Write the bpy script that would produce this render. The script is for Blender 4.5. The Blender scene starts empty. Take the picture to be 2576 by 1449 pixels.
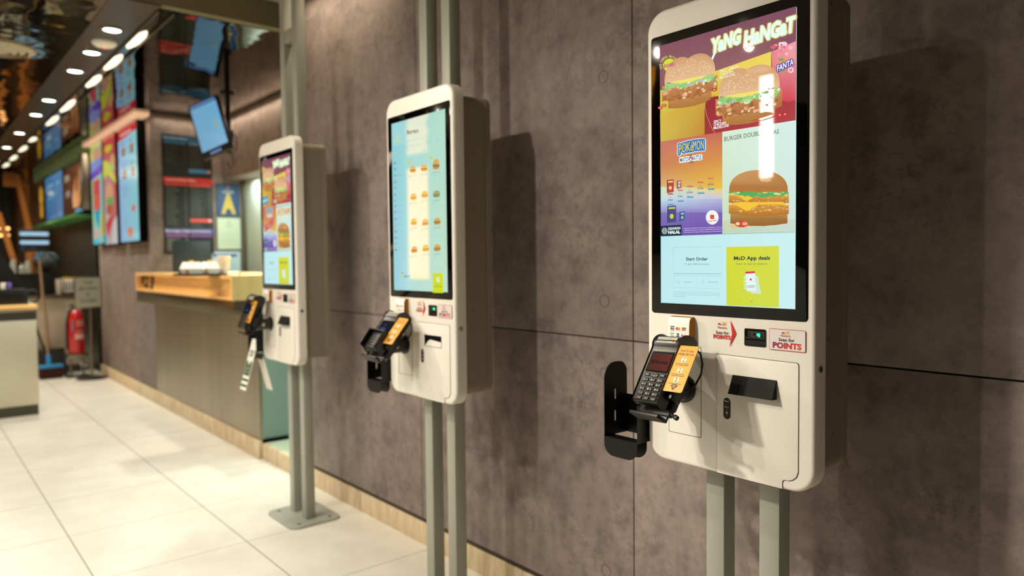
import bpy, bmesh, math, random
import numpy as np
from mathutils import Vector, Matrix
random.seed(7)
SC = bpy.context.scene
COL = SC.collection
# ------------------------------------------------------------------ camera
FW, FH, FPX = 2576.0, 1449.0, 1818.32
YAW, PITCH, ROLL, CAMZ = 0.70152251, -0.03968532, -0.01052690, 1.24872812
def _cam():
    cy, sy, cp, sp = math.cos(YAW), math.sin(YAW), math.cos(PITCH), math.sin(PITCH)
    f = Vector((sy*cp, cy*cp, sp)); r0 = Vector((cy, -sy, 0)); u0 = r0.cross(f)
    c, s = math.cos(ROLL), math.sin(ROLL)
    return c*r0+s*u0, -s*r0+c*u0, f
CR, CU, CF = _cam()
CC = Vector((0, 0, CAMZ))
cd = bpy.data.cameras.new('camera'); cam = bpy.data.objects.new('camera', cd); COL.objects.link(cam)
cd.sensor_width = 36; cd.sensor_fit = 'HORIZONTAL'; cd.lens = FPX/FW*36; cd.clip_start = .02; cd.clip_end = 60
cam.matrix_world = Matrix(((CR.x, CU.x, -CF.x, CC.x), (CR.y, CU.y, -CF.y, CC.y), (CR.z, CU.z, -CF.z, CC.z), (0, 0, 0, 1)))
cd.dof.use_dof = True; cd.dof.focus_distance = 1.50; cd.dof.aperture_fstop = 2.3; cd.dof.aperture_blades = 0
SC.camera = cam
def AT(px, py, ax, v):
    """point of the plane (axis ax = v) that the photo pixel shows"""
    d = CF + (px-FW/2)/FPX*CR - (py-FH/2)/FPX*CU
    return CC + d*((v-CC[ax])/d[ax])
# ------------------------------------------------------------------ world, lights, exposure
w = bpy.data.worlds.new('world'); SC.world = w; w.use_nodes = True
w.node_tree.nodes['Background'].inputs[0].default_value = (.9, .8, .62, 1)
w.node_tree.nodes['Background'].inputs[1].default_value = .15
SC.view_settings.view_transform = 'Standard'; SC.view_settings.look = 'None'
SC.view_settings.exposure = 0.30; SC.view_settings.gamma = 1.0; SC.view_settings.use_curve_mapping = False
WARM = (1, .90, .75)
def spot(loc, aim, watt, deg=80, blend=.5, rad=.03, col=WARM):
    l = bpy.data.lights.new('spot_lamp', 'SPOT'); l.energy = watt; l.color = col; l.spot_size = math.radians(deg)
    l.spot_blend = blend; l.shadow_soft_size = rad
    o = bpy.data.objects.new('spot_lamp', l); o.location = loc
    o.rotation_euler = (Vector(aim)-Vector(loc)).to_track_quat('-Z', 'Y').to_euler(); COL.objects.link(o)
def area(loc, aim, watt, sx, sy, col=WARM, spread=180, axis=(0, 1, 0)):
    """rectangular lamp, its long side sy along axis"""
    l = bpy.data.lights.new('area_lamp', 'AREA'); l.energy = watt; l.color = col; l.shape = 'RECTANGLE'; l.size = sx; l.size_y = sy
    l.spread = math.radians(spread)
    o = bpy.data.objects.new('area_lamp', l); z = (Vector(loc)-Vector(aim)).normalized(); y = Vector(axis); y = (y-z*y.dot(z)).normalized(); x = y.cross(z)
    o.matrix_world = Matrix(((x.x, y.x, z.x, loc[0]), (x.y, y.y, z.y, loc[1]), (x.z, y.z, z.z, loc[2]), (0, 0, 0, 1))); COL.objects.link(o)
ZC, ZM = 2.72, 2.57     # plaster ceiling, mirror ceiling
# ceiling spots of the ordering area, with added fill spots among them
spot((-.31, 1.95, ZC-.02), (1.5, 1.95, .60), 62, 84, .7, .03)
spot((-.31, 3.40, ZC-.02), (1.5, 3.45, .65), 40, 84, .8, .03)
spot((-.31, 2.65, ZC-.02), (1.5, 2.9, .65), 36, 84, .8, .05)  # added fill spot, lifts the wall between the kiosks
spot((-.31, 4.0, ZC-.02), (1.4, 1.0, .65), 130, 44, .8, .04)
spot((-.90, 2.3, ZC-.02), (1.37, .85, .55), 215, 34, .9, .05)  # added to brighten the nearest kiosk's face
spot((.45, 3.05, ZC-.02), (.38, 3.1, 0), 72, 60, .9, .05, (1, .98, .93))
spot((.45, 1.35, ZC-.02), (.62, 1.30, 0), 28, 62, .9, .05, (1, .94, .82))  # added to lift the lower wall by bounce off the floor
for x, y in ((-1.0, 2.0), (-1.0, 3.6), (-1.8, 2.8)):
    spot((x, y, ZC-.02), (x+.25, y, 0), 56, 150, .6, .022, (1, .91, .80))  # added soft fill, standing in for many ceiling lights
# soft fill lamp added unseen behind the camera to soften the shadows
area((-2.45, -.4, 1.15), (1.5, 1.7, .75), 3, 1.5, 2.0, (1, .88, .68))
# downlights of the mirror ceiling
DLY = [4.60, 5.17, 5.73, 6.87, 7.60, 8.75, 9.9, 11.2]
for y in DLY[:6]:
    spot((.955, y, ZM-.014), (.955, y, 0), (32 if y < 5 else 46) if y < 6 else 56, 104, .8, .03, (1, .95, .86))
# coves and strips
area((1.62, 3.3, ZC-.03), (1.66, 3.3, 1.5), 2.6, .04, .9, (1, .82, .6), 120)
area((2.28, 6.2, ZM-.02), (2.33, 6.2, 1.8), 2.4, .03, 1.4, (1, .8, .6), 150)
area((2.02, 6.90, ZM-.02), (2.02, 6.95, 1.8), .45, .03, .55, (1, .8, .6), 150, (1, 0, 0))
area((1.60, 8.0, ZM-.04), (1.66, 8.0, 1.8), 4, .03, 2.2, (1, .8, .6), 150)
area((2.42, 5.4, 2.01), (2.50, 5.4, 1.0), 20, .10, 2.6, (.80, 1, .92), 170)
area((2.1, 4.15, 2.3), (2.1, 4.15, 0), 7, .2, .3, (.75, 1, .92), 120)
area((0.3, 10.5, ZM-.03), (0.3, 10.5, 0), 60, 1.0, 3.0, (1, .86, .66), 170)
area((1.3, 10.4, 1.78), (1.5, 10.6, .5), 5, .2, 2.0, (.75, 1, .8), 150)
spot((1.75, 4.9, ZM-.02), (1.95, 4.9, 1.1), 75, 80, .8, .03, (1, .92, .76))  # added to brighten the food boxes on the pick-up counter
spot((.35, 5.9, ZM-.02), (.5, 7.1, .4), 34, 70, .8, .03)  # added to brighten the front of the left counter

# ------------------------------------------------------------------ materials
def hx(h):
    h = h.lstrip('#'); return tuple(((int(h[i:i+2], 16)/255+.055)/1.055)**2.4 if int(h[i:i+2], 16) > 10 else int(h[i:i+2], 16)/255/12.92 for i in (0, 2, 4))
M = {}
def mat(name, col='888888', rough=.5, metal=0, spec=.5, em=None, es=1.0, noise=None, bump=None, coat=0, alpha=None, trans=0, ior=1.5):
    m = bpy.data.materials.new(name); m.use_nodes = True; nt = m.node_tree; b = nt.nodes['Principled BSDF']
    b.inputs['Base Color'].default_value = (*hx(col), 1); b.inputs['Roughness'].default_value = rough
    b.inputs['Metallic'].default_value = metal; b.inputs['Specular IOR Level'].default_value = spec
    b.inputs['Coat Weight'].default_value = coat; b.inputs['Transmission Weight'].default_value = trans; b.inputs['IOR'].default_value = ior
    if em: b.inputs['Emission Color'].default_value = (*hx(em), 1); b.inputs['Emission Strength'].default_value = es
    tc = nt.nodes.new('ShaderNodeTexCoord')
    if noise:   # (scale, colour2, lo, hi, stretch)
        sc, c2, lo, hi, st = noise
        mp = nt.nodes.new('ShaderNodeMapping'); mp.inputs['Scale'].default_value = st
        nt.links.new(tc.outputs['Object'], mp.inputs[0])
        n = nt.nodes.new('ShaderNodeTexNoise'); n.inputs['Scale'].default_value = sc; n.inputs['Detail'].default_value = 8; n.inputs['Roughness'].default_value = .62
        nt.links.new(mp.outputs[0], n.inputs['Vector'])
        r = nt.nodes.new('ShaderNodeValToRGB'); r.color_ramp.elements[0].position = lo; r.color_ramp.elements[1].position = hi
        r.color_ramp.elements[0].color = (*hx(col), 1); r.color_ramp.elements[1].color = (*hx(c2), 1)
        nt.links.new(n.outputs['Fac'], r.inputs[0]); nt.links.new(r.outputs[0], b.inputs['Base Color'])
    if bump:    # (scale, strength, distance, stretch)
        sc, stg, dist, st = bump
        mp = nt.nodes.new('ShaderNodeMapping'); mp.inputs['Scale'].default_value = st
        nt.links.new(tc.outputs['Object'], mp.inputs[0])
        n = nt.nodes.new('ShaderNodeTexNoise'); n.inputs['Scale'].default_value = sc; n.inputs['Detail'].default_value = 2
        nt.links.new(mp.outputs[0], n.inputs['Vector'])
        bp = nt.nodes.new('ShaderNodeBump'); bp.inputs['Strength'].default_value = stg; bp.inputs['Distance'].default_value = dist
        nt.links.new(n.outputs['Fac'], bp.inputs['Height']); nt.links.new(bp.outputs[0], b.inputs['Normal'])
    M[name] = m; return m
def attr_mat(name, emissive, rough=.06, base='000000', es=1.0):
    m = mat(name, base, rough); nt = m.node_tree; b = nt.nodes['Principled BSDF']
    a = nt.nodes.new('ShaderNodeAttribute'); a.attribute_name = 'col'
    if emissive:
        nt.links.new(a.outputs['Color'], b.inputs['Emission Color']); b.inputs['Emission Strength'].default_value = es
    else:
        nt.links.new(a.outputs['Color'], b.inputs['Base Color'])
    return m
attr_mat('display', True, .022, es=.83); attr_mat('far_display', True, .15, es=.68); attr_mat('print', False, .45); attr_mat('print_gloss', False, .2)
mat('white_shell', 'e8e4da', .38); mat('shell_door', 'e8e4da', .38)
mat('grey_box', '857d6c', .5); mat('seam', '3a3226', .8)
mat('post_grey', 'a2a69a', .45, noise=(3, '979b8e', .4, .6, (1, 1, .3)))
mat('glass_black', '040404', .045, spec=.5)
mat('black_plastic', '121211', .38); mat('black_key', '1d1d1c', .45); mat('black_metal', '090908', .42, spec=.35); mat('hood_black', '121514', .75, spec=.3)
mat('rubber', '0a0a0a', .6); mat('black_matte', '050505', .9, spec=.1)
mat('chrome', 'b8b4a8', .25, 1); mat('lens_dark', '2a1614', .15)
mat('led_green', '00ff90', .3, em='20ff90', es=1.6); mat('led_red', 'ff3020', .3, em='ff4a30', es=2.0)
mat('steel', '8f897a', .32, 1, bump=(2.2, .25, .02, (.4, .4, 3)))
mat('steel_panel', '9c9482', .38, .9, noise=(1.2, 'b3aa96', .35, .7, (2.2, 2.2, .1)))
mat('steel_dark', '5c5a50', .42, 1)
mat('mirror_ceiling', '645e53', .035, 1, bump=(3.2, .22, .02, (1.0, 1.0, 1.0)))
mat('mirror_dark', 'a89d84', .05, 1, bump=(4.0, .24, .03, (1.0, .6, 1.0)))
mat('ceiling_strip', '574e40', .3, .6)
mat('plaster', 'b8ad98', .8); mat('beam_grey', '6f684c', .7)
mat('dark_wall', '15120f', .8)
mat('wood', 'ffcf84', .45, noise=(5, 'eab466', .35, .7, (.6, 1.2, 9))); mat('wood_side', 'd2ba7c', .5, noise=(5, 'c0a96c', .4, .7, (2, 2, .6)))
mat('wood_far', '8a5a34', .6, noise=(2.5, '5a3820', .4, .65, (6, 6, .3)))
mat('timber_orange', 'a5641c', .5)
mat('teal_glass', '7a938c', .25, noise=(1.5, '8aa59c', .3, .7, (1, 1, 1)))
mat('ledge_tile', 'b9c7ae', .3)
mat('tile_beige', 'dccaa8', .5, noise=(7, 'bfa982', .4, .65, (1, 3, .7)))
mat('red_paint', 'c8141a', .22, coat=.5); mat('blue_plastic', '2f8fd0', .4); mat('bristle', '4a2a22', .9)
mat('paper_white', 'f2efe6', .7); mat('sign_grey', 'a9ad9c', .5); mat('orange_card', 'e2a030', .35)
mat('cup_paper', 'f4e8d0', .5); mat('alu_pole', 'c9b9a0', .3, .9)
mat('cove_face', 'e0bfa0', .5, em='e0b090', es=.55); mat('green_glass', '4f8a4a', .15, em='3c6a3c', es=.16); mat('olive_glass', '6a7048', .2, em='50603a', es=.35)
mat('lamp_white', 'ffffff', .5, em='f4fff0', es=9.0); mat('oval_glow', 'fff4dc', .5, em='f0ead0', es=1.1)
mat('lamp_strip', 'ffffff', .5, em='fff0e0', es=30.0); mat('panel_yellow', 'ffd23a', .5, em='ffa204', es=6.0)
mat('panel_amber', 'c87a2a', .5, em='d07a20', es=.8); mat('panel_green', '00a050', .5, em='00c060', es=2.0)
mat('counter_steel', 'cfcab4', .35, .35, bump=(1.5, .15, .02, (2, 2, .3))); mat('hood_slate', '26333a', .4); mat('panel_carton', 'd8b020', .5); mat('panel_lamp', 'ffc080', .5, em='ffb870', es=2.5)
mat('kitchen_wall', 'c6cfc2', .45)
mat('hole_ring', '5a504b', .8)
mat('clear_plastic', 'd8dcd4', .1, trans=.6); mat('sack', '33353a', .8)

def floor_mat():
    m = mat('floor_tile', 'e4e1d6', .26, noise=(4.0, 'd8d3c6', .38, .66, (1, 1, 1))); nt = m.node_tree; b = nt.nodes['Principled BSDF']
    tc = nt.nodes.new('ShaderNodeTexCoord'); sp = nt.nodes.new('ShaderNodeSeparateXYZ'); nt.links.new(tc.outputs['Object'], sp.inputs[0])
    def line(out, off, per, wd):
        a = nt.nodes.new('ShaderNodeMath'); a.operation = 'SUBTRACT'; nt.links.new(out, a.inputs[0]); a.inputs[1].default_value = off
        d = nt.nodes.new('ShaderNodeMath'); d.operation = 'PINGPONG'; nt.links.new(a.outputs[0], d.inputs[0]); d.inputs[1].default_value = per/2
        l = nt.nodes.new('ShaderNodeMath'); l.operation = 'LESS_THAN'; nt.links.new(d.outputs[0], l.inputs[0]); l.inputs[1].default_value = wd
        return l
    lx = line(sp.outputs[0], 1.1413-.595*4, .595, .0022); ly = line(sp.outputs[1], 3.2072-.6135*10, .6135, .0016)
    mx = nt.nodes.new('ShaderNodeMath'); mx.operation = 'MAXIMUM'; nt.links.new(lx.outputs[0], mx.inputs[0]); nt.links.new(ly.outputs[0], mx.inputs[1])
    mc = nt.nodes.new('ShaderNodeMix'); mc.data_type = 'RGBA'; nt.links.new(mx.outputs[0], mc.inputs['Factor'])
    src = b.inputs['Base Color'].links[0].from_socket
    nt.links.new(src, mc.inputs[6]); mc.inputs[7].default_value = (*hx('6f6c58'), 1)
    nt.links.new(mc.outputs[2], b.inputs['Base Color'])
    rr = nt.nodes.new('ShaderNodeMath'); rr.operation = 'MULTIPLY_ADD'; nt.links.new(mx.outputs[0], rr.inputs[0]); rr.inputs[1].default_value = .5; rr.inputs[2].default_value = .30
    nt.links.new(rr.outputs[0], b.inputs['Roughness'])
floor_mat()
def concrete_mat():
    m = mat('concrete', '7d7068', .72); nt = m.node_tree; b = nt.nodes['Principled BSDF']
    tc = nt.nodes.new('ShaderNodeTexCoord')
    def nz(scale, detail, rough, st=(1, 1, 1)):
        mp = nt.nodes.new('ShaderNodeMapping'); mp.inputs['Scale'].default_value = st; nt.links.new(tc.outputs['Object'], mp.inputs[0])
        n = nt.nodes.new('ShaderNodeTexNoise'); n.inputs['Scale'].default_value = scale; n.inputs['Detail'].default_value = detail; n.inputs['Roughness'].default_value = rough
        nt.links.new(mp.outputs[0], n.inputs['Vector']); return n
    a = nz(9, 12, .70); r1 = nt.nodes.new('ShaderNodeValToRGB')
    r1.color_ramp.elements[0].position = .36; r1.color_ramp.elements[0].color = (*hx('6c625f'), 1)
    r1.color_ramp.elements[1].position = .60; r1.color_ramp.elements[1].color = (*hx('91837c'), 1)
    e = r1.color_ramp.elements.new(.47); e.color = (*hx('837670'), 1)
    nt.links.new(a.outputs['Fac'], r1.inputs[0])
    s = nz(30, 12, .8); r2 = nt.nodes.new('ShaderNodeValToRGB')      # dark speckled veins
    r2.color_ramp.elements[0].position = .40; r2.color_ramp.elements[0].color = (.60, .60, .62, 1)
    r2.color_ramp.elements[1].position = .52; r2.color_ramp.elements[1].color = (1, 1, 1, 1)
    nt.links.new(s.outputs['Fac'], r2.inputs[0])
    mk = nz(4.5, 5, .65); r3 = nt.nodes.new('ShaderNodeValToRGB'); r3.color_ramp.elements[0].position = .42; r3.color_ramp.elements[1].position = .62
    nt.links.new(mk.outputs['Fac'], r3.inputs[0])
    mx = nt.nodes.new('ShaderNodeMix'); mx.data_type = 'RGBA'; mx.blend_type = 'MULTIPLY'
    nt.links.new(r3.outputs[0], mx.inputs['Factor']); nt.links.new(r1.outputs[0], mx.inputs[6]); nt.links.new(r2.outputs[0], mx.inputs[7])
    nt.links.new(mx.outputs[2], b.inputs['Base Color'])
    bp = nt.nodes.new('ShaderNodeBump'); bp.inputs['Strength'].default_value = .12; bp.inputs['Distance'].default_value = .01
    nt.links.new(s.outputs['Fac'], bp.inputs['Height']); nt.links.new(bp.outputs[0], b.inputs['Normal'])
concrete_mat()

# ------------------------------------------------------------------ mesh builder
_tc = {}
def text_mesh(txt, bold=0.0):
    k = (txt, bold)
    if k not in _tc:
        cu = bpy.data.curves.new('t', 'FONT'); cu.body = txt; cu.size = 1; cu.offset = bold; cu.resolution_u = 2; cu.fill_mode = 'FRONT'
        o = bpy.data.objects.new('t', cu); COL.objects.link(o)
        dg = bpy.context.evaluated_depsgraph_get(); me = o.evaluated_get(dg).to_mesh()
        vs = [tuple(v.co[:2]) for v in me.vertices]; fs = [tuple(p.vertices) for p in me.polygons]
        o.evaluated_get(dg).to_mesh_clear(); bpy.data.objects.remove(o); bpy.data.curves.remove(cu)
        if not vs: vs = [(0, 0)]
        x0 = min(v[0] for v in vs); x1 = max(v[0] for v in vs)
        _tc[k] = ([(v[0]-x0, v[1]) for v in vs], fs, max(x1-x0, .01))
    return _tc[k]
class MB:
    def __init__(s): s.v = []; s.f = []; s.m = []; s.c = []; s.mats = []
    def mi(s, m):
        if m not in s.mats: s.mats.append(m)
        return s.mats.index(m)
    def add(s, vs, fs, m, col=None):
        b = len(s.v); s.v += [tuple(v) for v in vs]; i = s.mi(m)
        for f in fs:
            s.f.append(tuple(b+k for k in f)); s.m.append(i)
            if col is None: s.c.append([(1, 1, 1)]*len(f))
            elif isinstance(col, list): s.c.append([col[k] for k in f])
            else: s.c.append([col]*len(f))
    def bm(s, bm, m):
        bm.verts.ensure_lookup_table(); bm.faces.ensure_lookup_table()
        s.add([v.co.copy() for v in bm.verts], [[v.index for v in f.verts] for f in bm.faces], m); bm.free()
    def box(s, x0, x1, y0, y1, z0, z1, m, b=0, fr=None):
        bm = bmesh.new(); bmesh.ops.create_cube(bm, size=1)
        for v in bm.verts: v.co = Vector(((x0+x1)/2+v.co.x*(x1-x0), (y0+y1)/2+v.co.y*(y1-y0), (z0+z1)/2+v.co.z*(z1-z0)))
        if b: bmesh.ops.bevel(bm, geom=list(bm.edges), offset=b, segments=2, affect='EDGES', profile=.5)
        if fr:
            for v in bm.verts: v.co = fr(*v.co)
        bm.verts.index_update(); s.bm(bm, m)
    def prism(s, pts, fr, d0, d1, m, fil=0, nf=3):
        """pts (a,b) counter-clockwise seen from +c; extruded c=d0..d1, front (d1) edge filleted by shrinking towards the inside"""
        n = len(pts)
        def inset(o):
            if o == 0: return pts
            out = []
            for i in range(n):
                p0, p1, p2 = pts[i-1], pts[i], pts[(i+1) % n]
                e1 = Vector((p1[0]-p0[0], p1[1]-p0[1])).normalized(); e2 = Vector((p2[0]-p1[0], p2[1]-p1[1])).normalized()
                n1 = Vector((-e1.y, e1.x)); n2 = Vector((-e2.y, e2.x)); k = n1+n2; k = k/max(k.dot(n1), .3)
                out.append((p1[0]+k.x*o, p1[1]+k.y*o))
            return out
        rings = [(pts, d0)]
        if fil:
            for i in range(nf+1):
                a = math.pi/2*i/nf; rings.append((inset(fil*(1-math.cos(a))), d1-fil+fil*math.sin(a)))
        else: rings.append((pts, d1))
        vs = [fr(p[0], p[1], d) for r, d in rings for p in r]; fs = []
        for k in range(len(rings)-1):
            for i in range(n):
                j = (i+1) % n; fs.append((k*n+i, k*n+j, (k+1)*n+j, (k+1)*n+i))
        fs.append(tuple(range(n-1, -1, -1))); fs.append(tuple((len(rings)-1)*n+i for i in range(n)))
        s.add(vs, fs, m)
    def curve2d(s, outs, fr, d0, d1, m):
        """filled outline with holes, with thickness"""
        cu = bpy.data.curves.new('c', 'CURVE'); cu.dimensions = '2D'; cu.fill_mode = 'BOTH'; cu.extrude = abs(d1-d0)/2
        for o in outs:
            sp = cu.splines.new('POLY'); sp.points.add(len(o)-1); sp.use_cyclic_u = True
            for i, p in enumerate(o): sp.points[i].co = (p[0], p[1], 0, 1)
        ob = bpy.data.objects.new('c', cu); COL.objects.link(ob); dg = bpy.context.evaluated_depsgraph_get(); me = ob.evaluated_get(dg).to_mesh()
        mid = (d0+d1)/2
        s.add([fr(v.co.x, v.co.y, v.co.z+mid) for v in me.vertices], [tuple(p.vertices) for p in me.polygons], m)
        ob.evaluated_get(dg).to_mesh_clear(); bpy.data.objects.remove(ob); bpy.data.curves.remove(cu)
    def lathe(s, prof, fr, m, n=32, cap=True):
        vs = []; fs = []
        for r, z in prof:
            for i in range(n): a = 2*math.pi*i/n; vs.append(fr(r*math.cos(a), r*math.sin(a), z))
        for k in range(len(prof)-1):
            for i in range(n): j = (i+1) % n; fs.append((k*n+i, k*n+j, (k+1)*n+j, (k+1)*n+i))
        if cap: fs.append(tuple(range(n-1, -1, -1))); fs.append(tuple((len(prof)-1)*n+i for i in range(n)))
        s.add(vs, fs, m)
    def tube(s, pts, r, m, n=10):
        pts = [Vector(p) for p in pts]; vs = []; fs = []; up = None
        for i, p in enumerate(pts):
            t = (pts[min(i+1, len(pts)-1)]-pts[max(i-1, 0)]).normalized()
            if up is None: up = t.orthogonal().normalized()
            up = (up-t*up.dot(t)).normalized(); sd = t.cross(up)
            for k in range(n): a = 2*math.pi*k/n; vs.append(p+up*r*math.cos(a)+sd*r*math.sin(a))
        for i in range(len(pts)-1):
            for k in range(n): j = (k+1) % n; fs.append((i*n+k, i*n+j, (i+1)*n+j, (i+1)*n+k))
        fs.append(tuple(range(n-1, -1, -1))); fs.append(tuple((len(pts)-1)*n+k for k in range(n)))
        s.add(vs, fs, m)
    def build(s, name, parent=None, ang=32, recalc=True):
        me = bpy.data.meshes.new(name); me.from_pydata(s.v, [], s.f)
        for m in s.mats: me.materials.append(M[m])
        me.polygons.foreach_set('material_index', s.m)
        if any(m in ('display', 'far_display', 'print', 'print_gloss') for m in s.mats):
            ca = me.color_attributes.new('col', 'FLOAT_COLOR', 'CORNER')
            ca.data.foreach_set('color', [x for f in s.c for c in f for x in (*c, 1.0)])
        elif recalc:
            bm = bmesh.new(); bm.from_mesh(me); bmesh.ops.remove_doubles(bm, verts=bm.verts, dist=1e-6); bmesh.ops.recalc_face_normals(bm, faces=bm.faces); bm.to_mesh(me); bm.free()
        me.polygons.foreach_set('use_smooth', [True]*len(me.polygons))
        me.set_sharp_from_angle(angle=math.radians(ang)); me.update()
        o = bpy.data.objects.new(name, me); COL.objects.link(o)
        if parent: o.parent = parent
        return o
def fr(o, a=(1, 0, 0), b=(0, 1, 0), c=(0, 0, 1)):
    o, a, b, c = Vector(o), Vector(a), Vector(b), Vector(c)
    return lambda x, y, z=0: o+a*x+b*y+c*z
def face_x(x, y, z):   # a plane facing -X: right = -Y, up = Z
    return fr((x, y, z), (0, -1, 0), (0, 0, 1), (-1, 0, 0))
def face_y(x, y, z):   # a plane facing -Y: right = +X
    return fr((x, y, z), (1, 0, 0), (0, 0, 1), (0, -1, 0))
def rrect(x0, x1, y0, y1, r, n=6):
    rs = r if isinstance(r, (tuple, list)) else (r,)*4      # bl, br, tr, tl
    out = []
    for (cx, cy, a0, q) in ((x0+rs[0], y0+rs[0], 180, rs[0]), (x1-rs[1], y0+rs[1], 270, rs[1]), (x1-rs[2], y1-rs[2], 0, rs[2]), (x0+rs[3], y1-rs[3], 90, rs[3])):
        for i in range(n+1):
            a = math.radians(a0+90*i/n); out.append((cx+q*math.cos(a), cy+q*math.sin(a)))
    return out
def thing(name, label, cat, loc=(0, 0, 0), group=None):
    o = bpy.data.objects.new(name, None); COL.objects.link(o); o.location = loc; o.empty_display_size = .05
    o['label'] = label; o['category'] = cat
    if group: o['group'] = group
    return o
def tag(o, label, cat, group=None):
    o['label'] = label; o['category'] = cat
    if group: o['group'] = group
    return o
def struct(name, mb):
    o = mb.build(name); o['kind'] = 'structure'; return o

# flat printed or displayed artwork on a plane
LAY = .00025
class Art(MB):
    def __init__(s, F, m, mp=None, base=0.0):
        super().__init__(); s.F = F; s.mt = m; s.mp = mp or (lambda x, y: (x, y)); s.base = base
    def P(s, p, lay): u, v = s.mp(*p); return s.F(u, v, s.base+lay*LAY)
    def poly(s, pts, col, lay=0):
        c = [hx(k) for k in col] if isinstance(col, (list, tuple)) else hx(col)
        s.add([s.P(p, lay) for p in pts], [tuple(range(len(pts)))], s.mt, c)
    def rect(s, x0, y0, x1, y1, col, lay=0): s.poly([(x0, y0), (x1, y0), (x1, y1), (x0, y1)], col, lay)
    def ell(s, cx, cy, rx, ry, col, lay=0, n=24, a0=0, a1=360, jit=0, sh=0):
        full = a1-a0 >= 360; k = n if full else n+1
        pts = []
        for i in range(k):
            a = math.radians(a0+(a1-a0)*i/n); q = 1+random.uniform(-jit, jit)
            x = rx*math.cos(a)*q; pts.append((cx+x, cy+ry*math.sin(a)*q+x*sh))
        s.poly(pts, col, lay)
    def line(s, pts, w, col, lay=0):
        vs = []; n = len(pts)
        for i in range(n):
            a = Vector(pts[max(i-1, 0)]); b = Vector(pts[min(i+1, n-1)]); t = (b-a).normalized(); q = Vector((-t.y, t.x))*w/2
            vs += [Vector(pts[i])+q, Vector(pts[i])-q]
        s.add([s.P(p, lay) for p in vs], [(2*i, 2*i+1, 2*i+3, 2*i+2) for i in range(n-1)], s.mt, hx(col))
    def text(s, txt, a, b, h, col, lay=2, bold=0.0, up=None, slant=0, halo=0):
        """baseline from a to b, capital height h (all in map units); col may be (left,right)"""
        vs, fs, wd = text_mesh(txt, bold); a = Vector(a); b = Vector(b); r = (b-a)/wd
        u = Vector(up) if up else Vector((-(b-a).y, (b-a).x)).normalized()
        u = u*h/.69
        pts = [a+r*x+u*y+r*y*slant for x, y in vs]
        if isinstance(col, tuple):
            c0, c1 = hx(col[0]), hx(col[1]); cc = [tuple(c0[i]+(c1[i]-c0[i])*min(max(v[0]/wd, 0), 1) for i in range(3)) for v in vs]
        else: cc = hx(col)
        for k in range(12 if halo else 1):
            d_ = Vector((halo*math.cos(k*math.pi/6), halo*math.sin(k*math.pi/6)))
            s.add([s.P(p+d_, lay) for p in pts], fs, s.mt, cc)
    def arches(s, x0, y0, wd, h, col, lay=3, th=.13, dy=None, right=(1, 0), up=(0, 1)):
        R, U = Vector(right), Vector(up); O = Vector((x0, y0)); c = hx(col)
        for k in (0, 1):
            cx = wd*(.27+.46*k); vs = []; n = 16
            for i in range(n+1):
                t = -1+2*i/n
                xo = cx+wd*.27*t; yo = h*(1-abs(t)**2.6)
                xi = cx+wd*(.27-th)*t; yi = (h-th*wd*1.0)*(1-abs(t)**3.0)
                vs += [O+R*xo+U*yo, O+R*xi+U*yi]
            s.add([s.P(p, lay) for p in vs], [(2*i, 2*i+1, 2*i+3, 2*i+2) for i in range(n)], s.mt, c)
PU = (0, -1)     # up in photo-pixel maps
def ptext(A, txt, a, b, h, col, lay=3, bold=0.0, slant=0, halo=0): A.text(txt, a, b, h, col, lay, bold, up=PU, slant=slant, halo=halo)

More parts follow.
